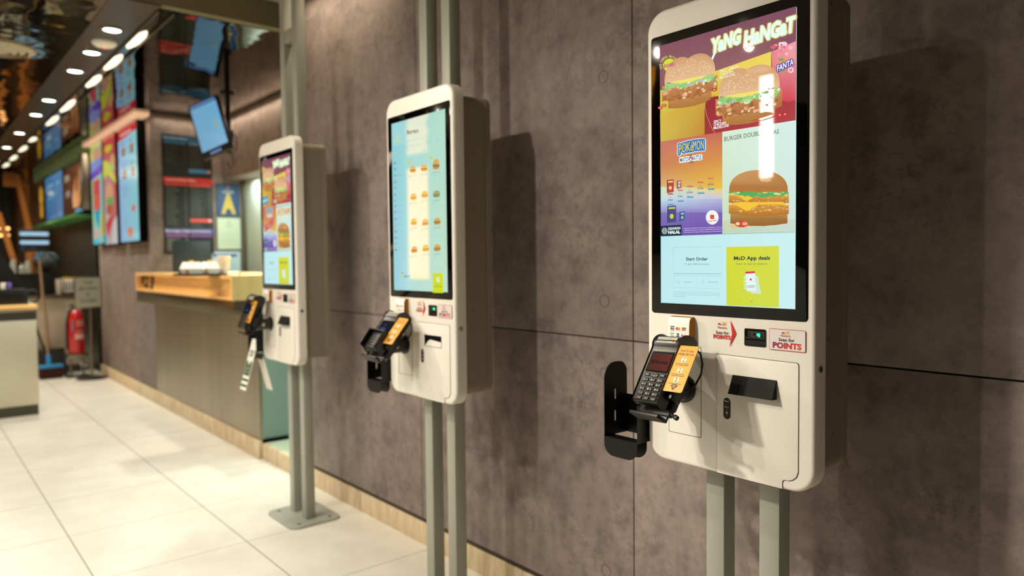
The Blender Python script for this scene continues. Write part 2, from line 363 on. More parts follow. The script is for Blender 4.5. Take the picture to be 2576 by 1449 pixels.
# ================================================================== SETTING
XW = 1.716
def build_setting():
    m = MB(); m.box(-2.6, 3.2, -2.5, 15, -.1, 0, 'floor_tile'); struct('floor', m)
    # concrete wall of panels with open joints
    m = MB(); ys = [-2.5, -.945+0, .255, 1.455, 2.655, 3.78]; zs = [.118, .992, ZC]
    for i in range(len(ys)-1):
        for j in range(2):
            g = .0022; m.box(XW, XW+.02, ys[i]+g, ys[i+1]-g, zs[j]+g*(j > 0), zs[j+1]-g*(j < 1), 'concrete', .0012)
    m.box(XW+.012, XW+.17, -2.5, 3.775, 0, ZC, 'seam')
    wl = struct('wall_right', m)
    for (y, z) in [(1.573, 1.822), (1.573, 1.1125), (1.573, .879), (1.573, .235), (2.778, .231), (2.778, .879), (1.337, .235), (2.54, .231)]:
        f = face_x(XW, y, z); q = MB()
        q.lathe([(.0205, .0002), (.0203, .0012), (.0190, .0014), (.0186, .0002)], f, 'hole_ring', 32, False)
        q.lathe([(.0182, -.0008), (.0001, -.0004)], f, 'concrete', 32, False)
        o = q.build('tie_hole', wl)
    m = MB(); ys = [-2.5, -1.1, -.1, .8, 1.988, 3.217, 3.78]
    for a, b in zip(ys[:-1], ys[1:]): m.box(XW-.002, XW+.03, a+.001, b-.001, 0, .099, 'tile_beige', .001)
    m.box(XW+.004, XW+.05, -2.5, 3.78, .09, .118, 'seam')
    struct('baseboard_right', m)
    m = MB(); ys = [3.782, 4.30, 4.50]
    for a, b in zip(ys[:-1], ys[1:]): m.box(XW-.004, XW+.03, a+.001, b-.001, 0, .097, 'tile_beige', .001)
    m.box(XW+.03, 2.7, 3.782, 4.50, 0, .097, 'ledge_tile'); struct('trim_1', m)
    m = MB(); ys = [4.502, 5.1, 6.3, 7.5, 8.7, 9.25]
    for a, b in zip(ys[:-1], ys[1:]): m.box(XW-.022, XW, a+.001, b-.001, 0, .11, 'tile_beige', .001)
    struct('baseboard_far', m)
    # column with the menu screens and the alcove's end wall
    m = MB(); m.box(XW, 2.75, 6.95, 9.25, 0, ZM, 'concrete', .004); struct('wall_far', m)
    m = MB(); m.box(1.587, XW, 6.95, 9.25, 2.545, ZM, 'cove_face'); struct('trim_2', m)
    # alcove back: bulkhead above, steel kitchen wall below
    m = MB(); m.box(2.33, 2.7, 3.78, 6.95, 2.02, ZM, 'concrete'); struct('wall_alcove', m)
    m = MB(); m.box(2.53, 2.7, 3.78, 6.95, .097, 2.02, 'kitchen_wall'); struct('wall_kitchen', m)
    m = MB(); m.box(1.89, 2.7, 3.6, 3.775, 0, ZC, 'concrete'); struct('wall_return', m)
    m = MB(); m.box(2.505, 2.53, 6.90, 6.95, .9, 2.02, 'steel'); struct('trim_3', m)
    # ceilings
    m = MB(); m.box(-2.6, 3.2, -2.5, 4.03, ZC, ZC+.1, 'plaster'); struct('ceiling', m)
    m = MB(); m.box(-2.6, 3.2, 4.03, 4.10, ZM+.004, ZC+.1, 'beam_grey'); struct('trim_4', m)
    m = MB(); m.box(-2.6, .84, 4.09, 15, ZM, ZM+.1, 'mirror_dark'); m.box(.84, 1.07, 4.035, 15, ZM-.004, ZM+.003, 'ceiling_strip'); m.box(1.07, 3.2, 4.09, 15, ZM, ZM+.1, 'mirror_ceiling'); struct('ceiling_mirror', m)
    # rest of the room
    m = MB(); m.box(-2.7, -2.6, -2.5, 15, 0, ZC, 'dark_wall'); struct('wall_left', m)
    m = MB(); m.box(-2.7, 3.2, -2.6, -2.5, 0, ZC, 'dark_wall'); struct('wall_back', m)
    m = MB(); m.box(2.7, 3.2, 3.6, 15, 0, ZM, 'dark_wall'); struct('wall_kitchen_back', m)
    m = MB(); m.box(XW, 2.7, 9.42, 15, 0, ZM, 'steel_dark'); m.box(XW+.02, 2.7, 9.25, 9.42, 0, ZM, 'black_matte'); struct('wall_service', m)
    m = MB(); m.box(-2.6, 1.716, 13.6, 13.7, 0, ZM, 'wood_far'); struct('wall_end', m)
build_setting()

# ================================================================== KIOSKS
XK, ZB = 1.3704, 1.1425
YC = [0.90754, 2.11572, 3.34356]
def burger(A, x0, x1, ytop, ybot, sl=0.0, kind='crispy', lay=4):
    """drawn in photo pixels; sl = dy/dx slant"""
    cx = (x0+x1)/2; W_ = x1-x0; H_ = ybot-ytop
    def X(u): return x0+W_*u
    def Y(u, v): return ytop+H_*v+sl*(X(u)-cx)
    def blob(u, v, ru, rv, c, l, jit=0, n=14): A.ell(X(u), Y(u, v), W_*ru, H_*rv, c, l, n, jit=jit, sh=sl)
    def band(v0, v1, u0, u1, c, l, jit=.02, c2=None):
        n = 22; top = [(X(u0+(u1-u0)*i/n), Y(u0+(u1-u0)*i/n, v0+random.uniform(-jit, jit)+.05*math.cos(math.pi*(i/n-.5)*2)*-1*(.3))) for i in range(n+1)]
        bot = [(X(u0+(u1-u0)*i/n), Y(u0+(u1-u0)*i/n, v1+.05*math.sin(math.pi*i/n)+random.uniform(-jit, jit))) for i in range(n+1)]
        for i in range(n): A.poly([top[i], top[i+1], bot[i+1], bot[i]], [c, c, c2 or c, c2 or c], l)
    if kind == 'crispy':
        band(.74, .97, .10, .90, 'd09a5c', lay, .004, 'a8703c'); A.ell(cx, Y(.5, .93), W_*.38, H_*.09, 'b07a44', lay, sh=sl)
        band(.50, .80, -.01, 1.01, 'cc8e5c', lay+1, .03, 'aa6c40')
        for i in range(60):
            u = random.uniform(.0, 1.0); v = random.uniform(.55, .82); blob(u, v, random.uniform(.02, .045), random.uniform(.015, .04), random.choice(['e0ac78', 'c08050', 'a2663c', 'ecc498', 'b8774a']), lay+2, .2, 7)
        band(.45, .56, .04, .96, 'a4cc78', lay+3, .03)
        for i in range(34):
            u = random.uniform(.0, 1.0); v = random.uniform(.46, .62); blob(u, v, random.uniform(.015, .05), random.uniform(.015, .05), random.choice(['98d084', 'b0dc98', '78b868', 'e0ecd0', 'c0b4d0', '8cc87c']), lay+4, .35, 6)
        band(.42, .48, .15, .8, 'f0e070' if sl > -.4 else 'f4efe0', lay+5, .01)
        for (u, ru) in ((.33, .29), (.65, .33)):
            pts = [(X(u+ru*math.cos(math.radians(a))), Y(u, .46)-abs(math.sin(math.radians(a)))**.8*H_*.46+sl*W_*ru*math.cos(math.radians(a))) for a in range(0, 181, 9)]
            A.poly(pts, ['e4bc90' if k in (0, 20) else 'dcb084' if abs(k-10) > 5 else 'cc9a6c' for k in range(21)], lay+6+(u > .5))
        for i in range(130):
            u = random.uniform(.12, .9); v = .46-random.uniform(.05, .40)*math.sin(math.pi*min(max((u-.02)/.98, 0), 1))**.7
            blob(u, v, .006, .008, random.choice(['f4e4c4', 'efd8b0', 'f8eed8']), lay+8, 0, 5)
    else:
        band(.78, .97, .025, .975, 'b88a50', lay, .003, '94602c'); A.ell(cx, Y(.5, .93), W_*.465, H_*.07, '9a6c3c', lay, sh=sl)
        for (v0, v1) in ((.62, .79), (.44, .60)):
            band(v0, v1, .0, 1.0, 'd8a050', lay+1, .012, 'b5742c')
            for i in range(40): blob(random.uniform(.02, .98), random.uniform(v0+.02, v1), random.uniform(.01, .03), random.uniform(.006, .014), random.choice(['e8bc70', 'c88c40', 'f0cc88', 'b87830']), lay+2, .2, 7)
            y = v0-.01
            A.poly([(X(-.03), Y(0, y+.03)), (X(.1), Y(.1, y-.02)), (X(.9), Y(.9, y-.03)), (X(1.0), Y(1, y+.05)), (X(.88), Y(.88, y+.02)), (X(.5), Y(.5, y+.02)), (X(.30), Y(.3, y+.14)), (X(.12), Y(.12, y+.03))], 'f4c63c', lay+3)
        band(.385, .44, .0, 1.0, '5cb060', lay+4, .02); 
        for i in range(16): blob(random.uniform(.05, .95), random.uniform(.38, .44), .04, .02, random.choice(['7cc878', '48a058', 'e8c880', 'd8e8b0']), lay+5, .3, 7)
        pts = [(X(.5+.49*math.cos(math.radians(a))), Y(.5, .40)-math.sin(math.radians(a))**.75*H_*.40+sl*W_*.49*math.cos(math.radians(a))) for a in range(0, 181, 9)]
        A.poly(pts, ['b27a40' if (k < 3 or k > 17) else 'b88048' if k < 8 else 'c8945c' for k in range(21)], lay+6)
        blob(.62, .18, .10, .04, 'e0b48c', lay+7)
def map_px(k):
    def f(px, py):
        q = AT(px, py, 0, XK); return (YC[k]-q.y, q.z-ZB)
    return f
def promo(F, variant):
    A = Art(F, 'display', map_px(0), .0014); P = A.poly
    def uv(px, py): return map_px(0)(px, py)
    # pale lower page (whole screen first)
    A.mp = lambda x, y: (x, y)
    A.poly([(-.168, 0), (.168, 0), (.168, .598), (-.168, .598)], ['bfe9ee', 'c9eef0', 'cdeee6', 'a8dfe8'], 0)
    A.mp = map_px(0)
    TL, TR = (1660, 116.5), (2004.3, 16)
    P([(1663, 357), (2003, 303), TR, TL], ['a06a60', '8a4450', '7c4a5e', '835060'], 1)
    P([(1662, 228), (1941, 130), (1941, 262), (1800, 242), (1662, 290)], ['e0c04a', 'e6cf52', 'e0c850', 'd8bc40', 'cfbf50'], 2)
    P([(1662, 289), (1800, 240), (1800, 300), (1774, 340), (1663, 357)], ['d9b848', 'c9983c', 'c08a3c', 'c48c3c', 'd0b850'], 3)
    P([(1774, 340), (1774, 275), (1777, 257), (1788, 246), (1941, 214), (2003.5, 190), (2003, 303), (1819, 332)], ['a04038', '9c3438', '9a3438', '983438', 'a4343c', 'b23840', 'b04448', 'a83c40'], 4)
    A.line([(1774, 262), (1779, 290), (1790, 318), (1800, 335)], 1.0, 'd8a090', 5)
    # drink
    P([(1942, 131), (2003.9, 104), (2003.6, 252), (1985, 257), (1962, 253), (1950, 243)], ['e27c86', 'f0a0ac', 'd8505c', 'd04850', 'd4525a', 'd4525a'], 6)
    for i in range(16): A.ell(random.uniform(1945, 2000), random.uniform(112, 140)-.2*(random.random()*20), random.uniform(3, 8), random.uniform(2, 6), random.choice(['f4b8c4', 'ec8c9c', 'f8d0d8', 'd85a70']), 7, 6, jit=.3)
    A.ell(1978, 160, 14, 14, 'e8964e', 8); A.ell(1968, 151, 8, 4, '7a9a50', 9)
    ptext(A, 'FANTA', (1957.5, 181), (1999, 163), 15, '5a4a98', 10, .03, 0, 2.2); ptext(A, 'FANTA', (1957.5, 181), (1999, 163), 15, 'f6f2ff', 11, .02)
    A.line([(1964, 184), (1988, 174)], 3.5, '8aa860', 10); A.ell(1992, 177, 7.2, 7.2, 'f6dce0', 12); A.ell(1992, 177, 4.5, 4.5, 'e8909c', 13)
    # neon headline
    up = PU
    for (t, a, b, h, hh) in (('YaNG', (1790, 136), (1864, 108), 34, 0), ('HaNGaT', (1874, 118), (2001, 78), 36, 0)):
        A.text(t, a, b, h, 'b08a68', 7, .03, up=PU, slant=.12, halo=4.4); A.text(t, a, b, h, 'dce088', 8, .03, up=PU, slant=.12, halo=2.6); A.text(t, a, b, h, 'e4fff4', 9, .045, up=PU, slant=.12)
    A.line([(1800, 135), (1793, 151)], 5, 'e4fff4', 9)
    # lemon badge
    A.ell(1687, 165, 17, 17, 'cfe02c', 5); P([(1671, 160), (1669, 163), (1671, 168)], 'cfe02c', 5); P([(1703, 156), (1706, 158), (1704, 164)], 'cfe02c', 5)
    ptext(A, 'BAHARU', (1673.5, 172), (1701.5, 166), 9, 'c03c88', 15, .03)
    s_ = 'SOS LEMON MAYO'
    for i, ch in enumerate(s_):
        if ch == ' ': continue
        a = math.radians(205-16*0-(i/(len(s_)-1))*150-5); c = Vector((1687, 165)); r = 19.5
        p = c+Vector((r*math.cos(a), -r*math.sin(a))); t = Vector((math.sin(a), math.cos(a))); n = Vector((math.cos(a), -math.sin(a)))
        A.text(ch, p-t*1.5, p+t*1.5, 5.5, 'dce85c', 15, .02, up=tuple(n))
    burger(A, 1669, 1805, 140, 266, -.20, 'crispy', 4); burger(A, 1804, 1968, 168, 308, -.17, 'crispy', 8)
    for (x, y) in ((1800, 227), (1664, 272), (1674, 266), (1965, 290), (1978, 288)): A.ell(x, y, 6, 4, 'c83030', 14); A.ell(x, y, 3, 2, 'f0b0a0', 15, 8)
    P([(1888, 305), (1925, 296), (1960, 284), (1955, 292), (1920, 303)], 'd83838', 17)
    for i, t in enumerate(('SPICY LEMON', 'CHICKEN', 'McDELUXE')):
        y = 184+i*8.2; L = (47, 33, 38)[i]; ptext(A, t, (1814, y), (1814+L, y-L*.27), 6.5, 'f4ecc8', 15, .02)
    for i, t in enumerate(('SPICY', 'CHICKEN', 'McDELUXE')):
        y = 311+i*7.6; L = (20, 31, 38)[i]; ptext(A, t, (1799, y), (1799+L, y-L*.19), 6.5, 'ffffff', 17, .02)
    # campaign tile
    P([(1663, 357), (1819, 332), (1819, 400), (1663, 415)], ['c8786a', 'c86c58', 'd8924c', 'cc8458'], 5)
    P([(1663, 415), (1819, 400), (1819, 475), (1664, 470)], ['cc8458', 'd8924c', 'e8c04c', 'd8b078'], 5)
    P([(1664, 470), (1819, 475), (1819, 500), (1664, 500)], ['d4e0b0', 'ecd070', 'c8c8d8', 'c4dce0'], 5)
    P([(1664, 500), (1819, 500), (1819, 535), (1664, 535)], ['c0dce8', 'b8b4dc', '8c78c0', '9488c8'], 5)
    P([(1664, 535), (1819, 535), (1819, 588.5), (1664, 594)], ['8474b8', '7c64b4', '7450ac', '7058b0'], 5)
    for (dx, h, c, l, b) in ((4.6, 23.5, 'e6f4f4', 7, .03), (2.8, 23.5, '3a70b0', 8, .03), (0, 23.5, 'f0e040', 9, .0)):
        for t, x0, y0, x1, y1 in (('PO', 1710, 388, 1729, 382), ('Ké', 1730, 382, 1746, 379), ('MON', 1746, 378, 1773, 376)): A.text(t, (x0, y0), (x1, y1), h, c, l, b, up=PU, halo=dx)
    for k in range(14):
        a = k/14*2*math.pi; A.poly([(1740+13*math.cos(a), 400+13*math.sin(a)), (1740+7*math.cos(a+.2), 400+7*math.sin(a+.2)), (1740+7*math.cos(a-.2), 400+7*math.sin(a-.2))], '2c5058', 7)
    for l, hl, c in ((8, 2.2, 'eef8f8'), (9, 0, '34586a')):
        ptext(A, 'MATCH', (1713, 408), (1737, 405), 10, c, l, .02, 0, hl); ptext(A, 'BATTLE', (1744, 403.5), (1767, 400.5), 10, c, l, .02, 0, hl)
    A.ell(1740, 399, 4.5, 4.5, 'd04048', 10); A.ell(1740, 400.5, 2.2, 2.2, 'ffffff', 11)
    def crate(x0, y0, x1, y1, c1, c2):
        P([(x0, y0+2), (x1, y0), (x1, y1-3), (x0, y1)], c1, 7); P([(x0, y0+2), (x0+1.6, y0+1.6), (x0+1.6, y1-.5), (x0, y1)], '30404a', 8); P([(x0+3, y0+5), (x1-2, y0+4), (x1-2, y0+8), (x0+3, y0+9)], c2, 8)
        A.ell((x0+x1)/2, y0+(y1-y0)*.62, (x1-x0)*.22, (y1-y0)*.14, c2, 8)
    crate(1680, 451, 1697, 486, 'b84450', 'e8d860'); crate(1705, 453, 1716.5, 476, 'c8606c', 'b8e0d8'); crate(1681, 517, 1703, 561, '4c5088', 'd8d048'); crate(1712, 531, 1725, 557, '4a6498', '9ad0c0')
    for (t, x, y, c1, dx) in (('2 Nov', 1682, 506, 'c8606c', 0), ('9 Nov', 1707, 497, 'c8848c', 0), ('16 Nov', 1730, 487, 'c87880', 0), ('23 Nov', 1757, 477, 'd07860', 0), ('30 Nov', 1783, 467, 'd88050', 0)):
        w_ = 13+2*(len(t) > 5); ptext(A, t, (x, y), (x+w_, y-1.5), 5, '24506c', 7, .02)
        ptext(A, 'from', (x+4, y-8.4), (x+w_-4, y-9), 2.2, '24506c', 7)
        A.rect(x, y-20, x+w_, y-16, c1, 7); A.rect(x, y+7, x+w_+2, y+11, '60a0b8', 7)
    A.ell(1794, 547, 16, 18, 'eef4f0', 8, 32); A.rect(1789, 541, 1799, 551, 'd83038', 9); A.line([(1791, 545.5), (1794, 548), (1797, 545.5)], 1.2, 'f0c030', 10); A.line([(1791, 541), (1792.5, 537), (1794, 540), (1795.5, 537), (1797, 541)], 1.0, 'f0c030', 10)
    ptext(A, 'Happy Meal', (1783, 558.5), (1805, 556), 3.6, 'd84848', 10, .02)
    P([(1664, 569), (1717, 565.5), (1717, 592), (1664, 594.3)], '223038', 9)
    A.ell(1674.5, 581, 6.8, 8, 'dff0f0', 10); A.ell(1674.5, 581, 5.6, 6.7, '223038', 11); A.ell(1674.5, 581, 4.4, 5.2, 'b8d0d0', 12, 6); A.ell(1674.5, 581, 2.0, 2.4, '223038', 13, 6)
    ptext(A, 'DISAHKAN', (1683.5, 578.5), (1714, 576.5), 6, 'e8f8f8', 10, .03); ptext(A, 'HALAL', (1683.5, 588.5), (1714, 587), 7.5, 'e8f8f8', 10, .05)
    for i, t in enumerate(('*2023 Pokemon. ©1995-2023 Nintendo/Creatures Inc./GAME FREAK inc. TM, ®, and', '*©2023 McDonald\'s. Mainan promosi adalah bertajuk SEMENTARA STOK MASIH ADA', '*Harga yang tertera di Kios Digital ini adalah bertakluk pada Cukai Perkhidmatan 6%.')):
        ptext(A, t, (1722, 576+i*4.8), (1818, 572.5+i*5.2), 2.4, 'd8dcf0', 9, .01)
    # burger tile
    P([(1819, 332), (2002.6, 303), (2002.3, 583.5), (1819, 588.5)], ['d8ecd4', 'd4ece8', 'cfe4d8', 'c8dcc0'], 6)
    P([(1819, 556), (1870, 548), (2002.3, 552), (2002.3, 583.5), (1819, 588.5)], ['c4d4b0', 'd4dccc', 'ccd8cc', 'c4dccc', 'c0d4b4'], 7)
    P([(1828, 570), (1852, 561), (1990, 555), (1975, 562), (1850, 574)], 'dcc890', 8)
    if variant == 0:
        ptext(A, 'BURGER DOUBLE', (1824, 356), (1919, 340), 11, '8c9c84', 8, .03); ptext(A, 'AYAS', (1930, 341), (1962, 336), 11, '8c9c84', 8, .03)
    else:
        ptext(A, 'BURGER DOUBLE', (1826, 350), (1990, 320), 9, '708060', 8, .02); ptext(A, 'AYAM', (1830, 392), (1996, 368), 36, 'e0a458', 8, .05)
        P([(1662, 309), (1730, 292), (1730, 335), (1663, 348)], '3c8cc0', 7); ptext(A, 'BARU', (1668, 338), (1724, 322), 18, 'c8e0d0', 8, .04)
        ptext(A, 'SCORE', (1690, 490), (1790, 440), 34, 'c85080', 12, .06, .2)
    burger(A, 1836, 1987, 428, 566, 0.0, 'double', 9)
    A.ell(1870, 564, 17, 8, 'd84830', 18); A.ell(1860, 563, 5, 4, 'f4d8b0', 19); A.ell(1878, 563, 7, 4.5, 'f0a888', 19)
    for i in range(2): ptext(A, 'Gambar hanyalah untuk tujuan ilustrasi. Produk sebenar mungkin berbeza daripada yang dipaparkan', (1822, 578+i*5), (1985-i*45, 573+i*6), 2.2, 'a8c4b8', 18)
    A.line([(1664, 594.5), (1830, 588.6), (2002.3, 584)], .8, '5a8c8c', 12)
    # start buttons
    def frame(pts, c, w=.9): A.line(pts+[pts[0]], w, c, 3)
    frame([(1695.5, 623), (1816.5, 620.5), (1816.5, 688.5), (1695.5, 687.5)], 'a0ccd4'); A.line([(1696, 688), (1816, 689)], 1.3, '88bcc8', 4)
    frame([(1696, 693), (1752, 694), (1752, 724), (1696, 723)], 'a8d4dc'); frame([(1756.5, 694), (1816.5, 694.7), (1816.5, 726.5), (1756.5, 724.5)], 'a8d4dc')
    ptext(A, 'Start Order', (1727, 655), (1782, 655), 7.6, '2c4c58', 4, .025); ptext(A, 'to get deliciousness', (1723, 666), (1786, 666.3), 5, '6c98a0', 4)
    ptext(A, 'Languages', (1720, 710.5), (1743, 711), 4.2, '8cb4bc', 4); ptext(A, 'Accessibility', (1782, 711), (1809, 712), 4.2, '8cb4bc', 4)
    for cx in (1707, 1769.5): A.ell(cx, 709.5, 4.5, 5, 'a8d0d8', 3); A.ell(cx, 709.5, 3.8, 4.3, 'c0e6ec', 4)
    for i, t in enumerate(('© 2020 McDonald\'s. Prices displayed on the Self Ordering Kiosk are subject to', '6% Service Tax. Products shown are for illustration purposes only. Other terms', 'and conditions apply.')):
        ptext(A, t, (1696, 735.5+i*5.4), ((1813, 1813, 1726)[i], 739+i*5.4-(i == 2)*3), 2.9, '80acb4', 4)
    P([(1828.5, 621.5), (1961, 618.5), (1961, 773.5), (1829, 768)], ['d8d838', 'd4dc48', 'cfdc50', 'ccd83c'], 3)
    ptext(A, 'McD App deals', (1848, 654), (1939, 653), 9, '2c4448', 5, .03); ptext(A, 'Scan or tap to redeem', (1854, 666), (1932, 666), 5.4, '667c50', 5)
    # hand holding a phone, drawn on the tile
    P([(1890, 735), (1891, 700), (1903, 693), (1909, 695), (1911, 712), (1917, 739), (1894, 739)], 'cfe6c8', 5)
    for y in (698, 707, 716, 725): A.ell(1876, y, 4, 3.6, 'cfe6c8', 5)
    P([(1877, 684), (1901, 683), (1904, 731), (1881, 733.5)], 'e2f4f2', 6); P([(1877, 683.5), (1901, 682), (1901.5, 687), (1877.3, 688.5)], 'd83c50', 7); A.ell(1890.5, 703, 2.6, 2.8, 'e04a50', 7)
    A.line([(1882.5, 719), (1901, 718.5)], 1, '3c686c', 7); A.line([(1882.5, 722.5), (1901, 722)], 1, '3c686c', 7)
    A.line([(1889.5, 756.5), (1892.5, 759.5), (1895.5, 756.5)], .9, '48604c', 6)
    return A
def menu(F):
    A = Art(F, 'display', None, .0014)
    A.poly([(-.168, 0), (.168, 0), (.168, .598), (-.168, .598)], ['b4e0dc', 'c0e0c8', 'b4dcc8', '9cd4d8'], 0)
    base = map_px(1)
    def g(a, b): return base(980+a*.17937, 260+b*.17937)
    A.mp = g; P = A.poly; U = PU
    P([(50, 600), (228, 565), (240, 1100), (250, 2620), (85, 2620)], ['8cccd8', 'a0d6d4', 'a4d8dc', 'b0dce0', '9cd0e0'], 1)
    A.arches(85, 550, 76, 100, 'c8d878', 3, .12, right=(1, -.12), up=(0, -1)); 
    ptext(A, 'Burgers', (250, 436), (410, 408), 58, '285460', 3, .03); ptext(A, 'Choose between our range below', (250, 548), (500, 488), 13, '78aca8', 3)
    def rr(x0, y0, x1, y1, c, w=2.2, sl=-.17):
        pts = [(x, y+sl*(x-x0)) for x, y in rrect(x0, x1, y0, y1, min(14, (y1-y0)/3))]; A.line(pts+[pts[0]], w, c, 2)
    rr(250, 590, 355, 650, '6cb0b4', 3); rr(375, 560, 490, 618, '98cccc'); rr(510, 535, 605, 590, '98cccc'); rr(632, 508, 730, 566, '98cccc'); rr(440, 635, 540, 690, '98cccc')
    for (t, x, y) in (('All', 292, 612), ('Chicken', 402, 585), ('Beef', 540, 556), ('Fish', 665, 525), ('Veggie', 470, 662)): ptext(A, t, (x, y), (x+ (26 if len(t) < 5 else 44), y-6), 13, '48888c', 3)
    # side list
    ys = [700, 838, 925, 1015, 1103, 1188, 1280, 1368, 1440, 1525, 1622, 1708, 1795, 1885, 1970, 2058]
    for i, y in enumerate(ys):
        x = 85+i*.8; c = ['d8d040', 'a8683c', '5c98a8', '9c8858', 'a07848', 'b09058', 'b08860', 'c0a060', '88a078', 'c07878', 'b86050', 'c8a080', '9c7060', 'a08060', 'c09858', '906850'][i]
        A.ell(x-2, y, 12, 16, c, 3, 10, jit=.2); ptext(A, ['Home', 'Promotions', 'Family meals', 'Burgers', 'Chicken', 'Wraps', 'Fish', 'Sides', 'Desserts', 'Drinks', 'Coffee', 'Snacks', 'Sauces', 'Extras', 'Kids meals', 'Condiments'][i], (x+32, y+2), (x+92, y-8), 13, '2c6470' if i == 3 else '7ab0b8', 3)
    A.rect(122, 1016, 150, 1024, 'c8d840', 3)
    # grid
    for j, yl in enumerate((762, 1108, 1480, 1860, 2300)):
        A.line([(262+j*6, yl+26-j*6), (750, yl-72+j*20)], 2.5, '94c8c0', 2)
    for xx in (418, 570): A.line([(xx, 745), (xx+30, 2300)], 2, 'a4d2c8', 2)
    A.line([(768, 760), (790, 2310)], 5, 'a0ccc8', 2)
    R = [[(335, 925, 1), (492, 905, 1), (662, 852, 1)], [(342, 1308, 0), (500, 1275, 0), (668, 1270, 2)], [(348, 1660, 0), (508, 1668, 0), (677, 1650, 1)], [(354, 2050, 3), (515, 2030, 0), (678, 2024, 1)]]
    for j, row in enumerate(R):
        for i, (x, y, k) in enumerate(row):
            w_ = 78+i*8; h_ = 100 if not (j == 0 and i == 2) else 150
            A.poly([(x+w_/2*math.cos(math.radians(a)), y-h_*.05-h_*.42*math.sin(math.radians(a))-.1*w_/2*math.cos(math.radians(a))) for a in range(0, 181, 20)], ['d8a060', 'e0a850', 'a8a070', 'b08458'][k], 4)
            c = ['e0b040', 'a07838', '50a068', '806040'][k]
            for n_, cc in enumerate(('70a850' if k < 3 else '806040', c, '8c5430', 'd8b050')):
                A.poly([(x-w_/2, y+n_*h_*.08), (x+w_/2, y-6+n_*h_*.08), (x+w_/2, y+(n_+1)*h_*.08), (x-w_/2, y+6+(n_+1)*h_*.08)], cc, 5)
            A.poly([(x-w_*.45, y+h_*.3), (x+w_*.45, y+h_*.26), (x+w_*.38, y+h_*.46), (x-w_*.36, y+h_*.5)], ['d89a50', 'c8884c', 'a08860', 'a87850'][k], 6)
            ty = y+h_*.5+55
            ptext(A, ['Spicy Deluxe', 'Double Cheese', 'Chicken'][i], (x-55, ty), (x+50, ty-14), 15, '407870', 4); ptext(A, 'RM 12.00', (x-55, ty+30), (x-20, ty+27), 11, '80a8a0', 4)
    for (x, y) in ((255, 850), (575, 785)): A.rect(x, y-34, x+42, y, 'dcd040', 6); ptext(A, 'NEW', (x+8, y-12), (x+34, y-14), 11, '88a030', 7)
    # bottom bar (coordinates of the lower part are 1338 further down)
    o = 1338
    A.rect(160, 1050+o, 184, 1095+o, 'c8d078', 3); A.ell(190, 1037+o, 10, 13, 'd05068', 4); ptext(A, 'RM0.00', (210, 1103+o), (296, 1101+o), 28, '4c8890', 3, .02)
    A.rect(345, 1055+o, 535, 1128+o, 'c8dcc0', 2); ptext(A, 'Languages', (225, 1185+o), (270, 1185+o), 12, '90bcb8', 3); ptext(A, 'My order', (420, 1188+o), (478, 1188+o), 12, '90bcb8', 3)
    for k in range(2): ptext(A, 'Prices displayed on this kiosk are subject to service tax. Terms apply', (165, 1240+o+k*18), (535-k*110, 1248+o+k*18), 9, '90bcb8', 3)
    P([(612, 1040+o), (757, 1042+o), (760, 1322+o), (615, 1318+o)], 'd0dc2c', 3); P([(665, 1090+o), (690, 1085+o), (706, 1120+o), (708, 1172+o), (685, 1178+o), (668, 1150+o)], 'd8ecc8', 4)
    A.rect(668, 1080+o, 692, 1090+o, 'd85048', 5); ptext(A, 'McD App', (650, 1208+o), (722, 1208+o), 12, '6c8830', 4); ptext(A, 'Deals inside', (632, 1236+o), (748, 1238+o), 14, '5c7828', 4, .02)
    return A
def sticker_art(k, root):
    F = fr((0, 0, ZB), (0, -1, 0), (0, 0, 1), (-1, 0, 0))
    A = Art(F, 'print', None, .0016)
    # arrow decal
    A.poly([(.0190, -.0302), (.0334, -.0590), (.0171, -.0893), (.0235, -.0590)], ['e0402c', 'c81c1c', 'c02028', 'c81c1c'], 1)
    A.text('My', (-.0115, -.0425), (-.0035, -.0425), .0046, ('8c2040', 'c04030'), 1, .02); A.arches(-.0030, -.0428, .0110, .0078, 'e8a040', 1, .14)
    A.text('Rewards', (-.0125, -.0498), (.0090, -.0498), .0045, ('8c2040', 'd04830'), 1, .02)
    A.text('Scan for', (-.0175, -.0620), (.0150, -.0620), .0062, '2a2624', 1, .02); A.text('POINTS', (-.0235, -.0725), (.0190, -.0725), .0082, ('a82038', 'd83020'), 1, .04)
    A.build('arrow_decal', root)
    A = Art(F, 'print', None, .0018)
    A.poly(rrect(.1110, .1905, -.0858, -.0420, .003), 'c01c20', 0); A.poly(rrect(.1120, .1895, -.0848, -.0430, .0025), 'd8d4d0', 1)
    A.text('My', (.1400, -.0515), (.1465, -.0515), .0040, ('8c2040', 'c04030'), 2, .02); A.arches(.1468, -.0518, .0095, .0065, 'e8a040', 2, .14)
    A.text('Rewards', (.1380, -.0570), (.1585, -.0570), .0038, ('8c2040', 'd04830'), 2, .02)
    A.text('Scan for', (.1325, -.0665), (.1670, -.0665), .0062, '2a2624', 2, .03); A.text('POINTS', (.1195, -.0808), (.1820, -.0808), .0110, ('801c50', 'd83c20'), 2, .05)
    A.build('points_sticker', root)

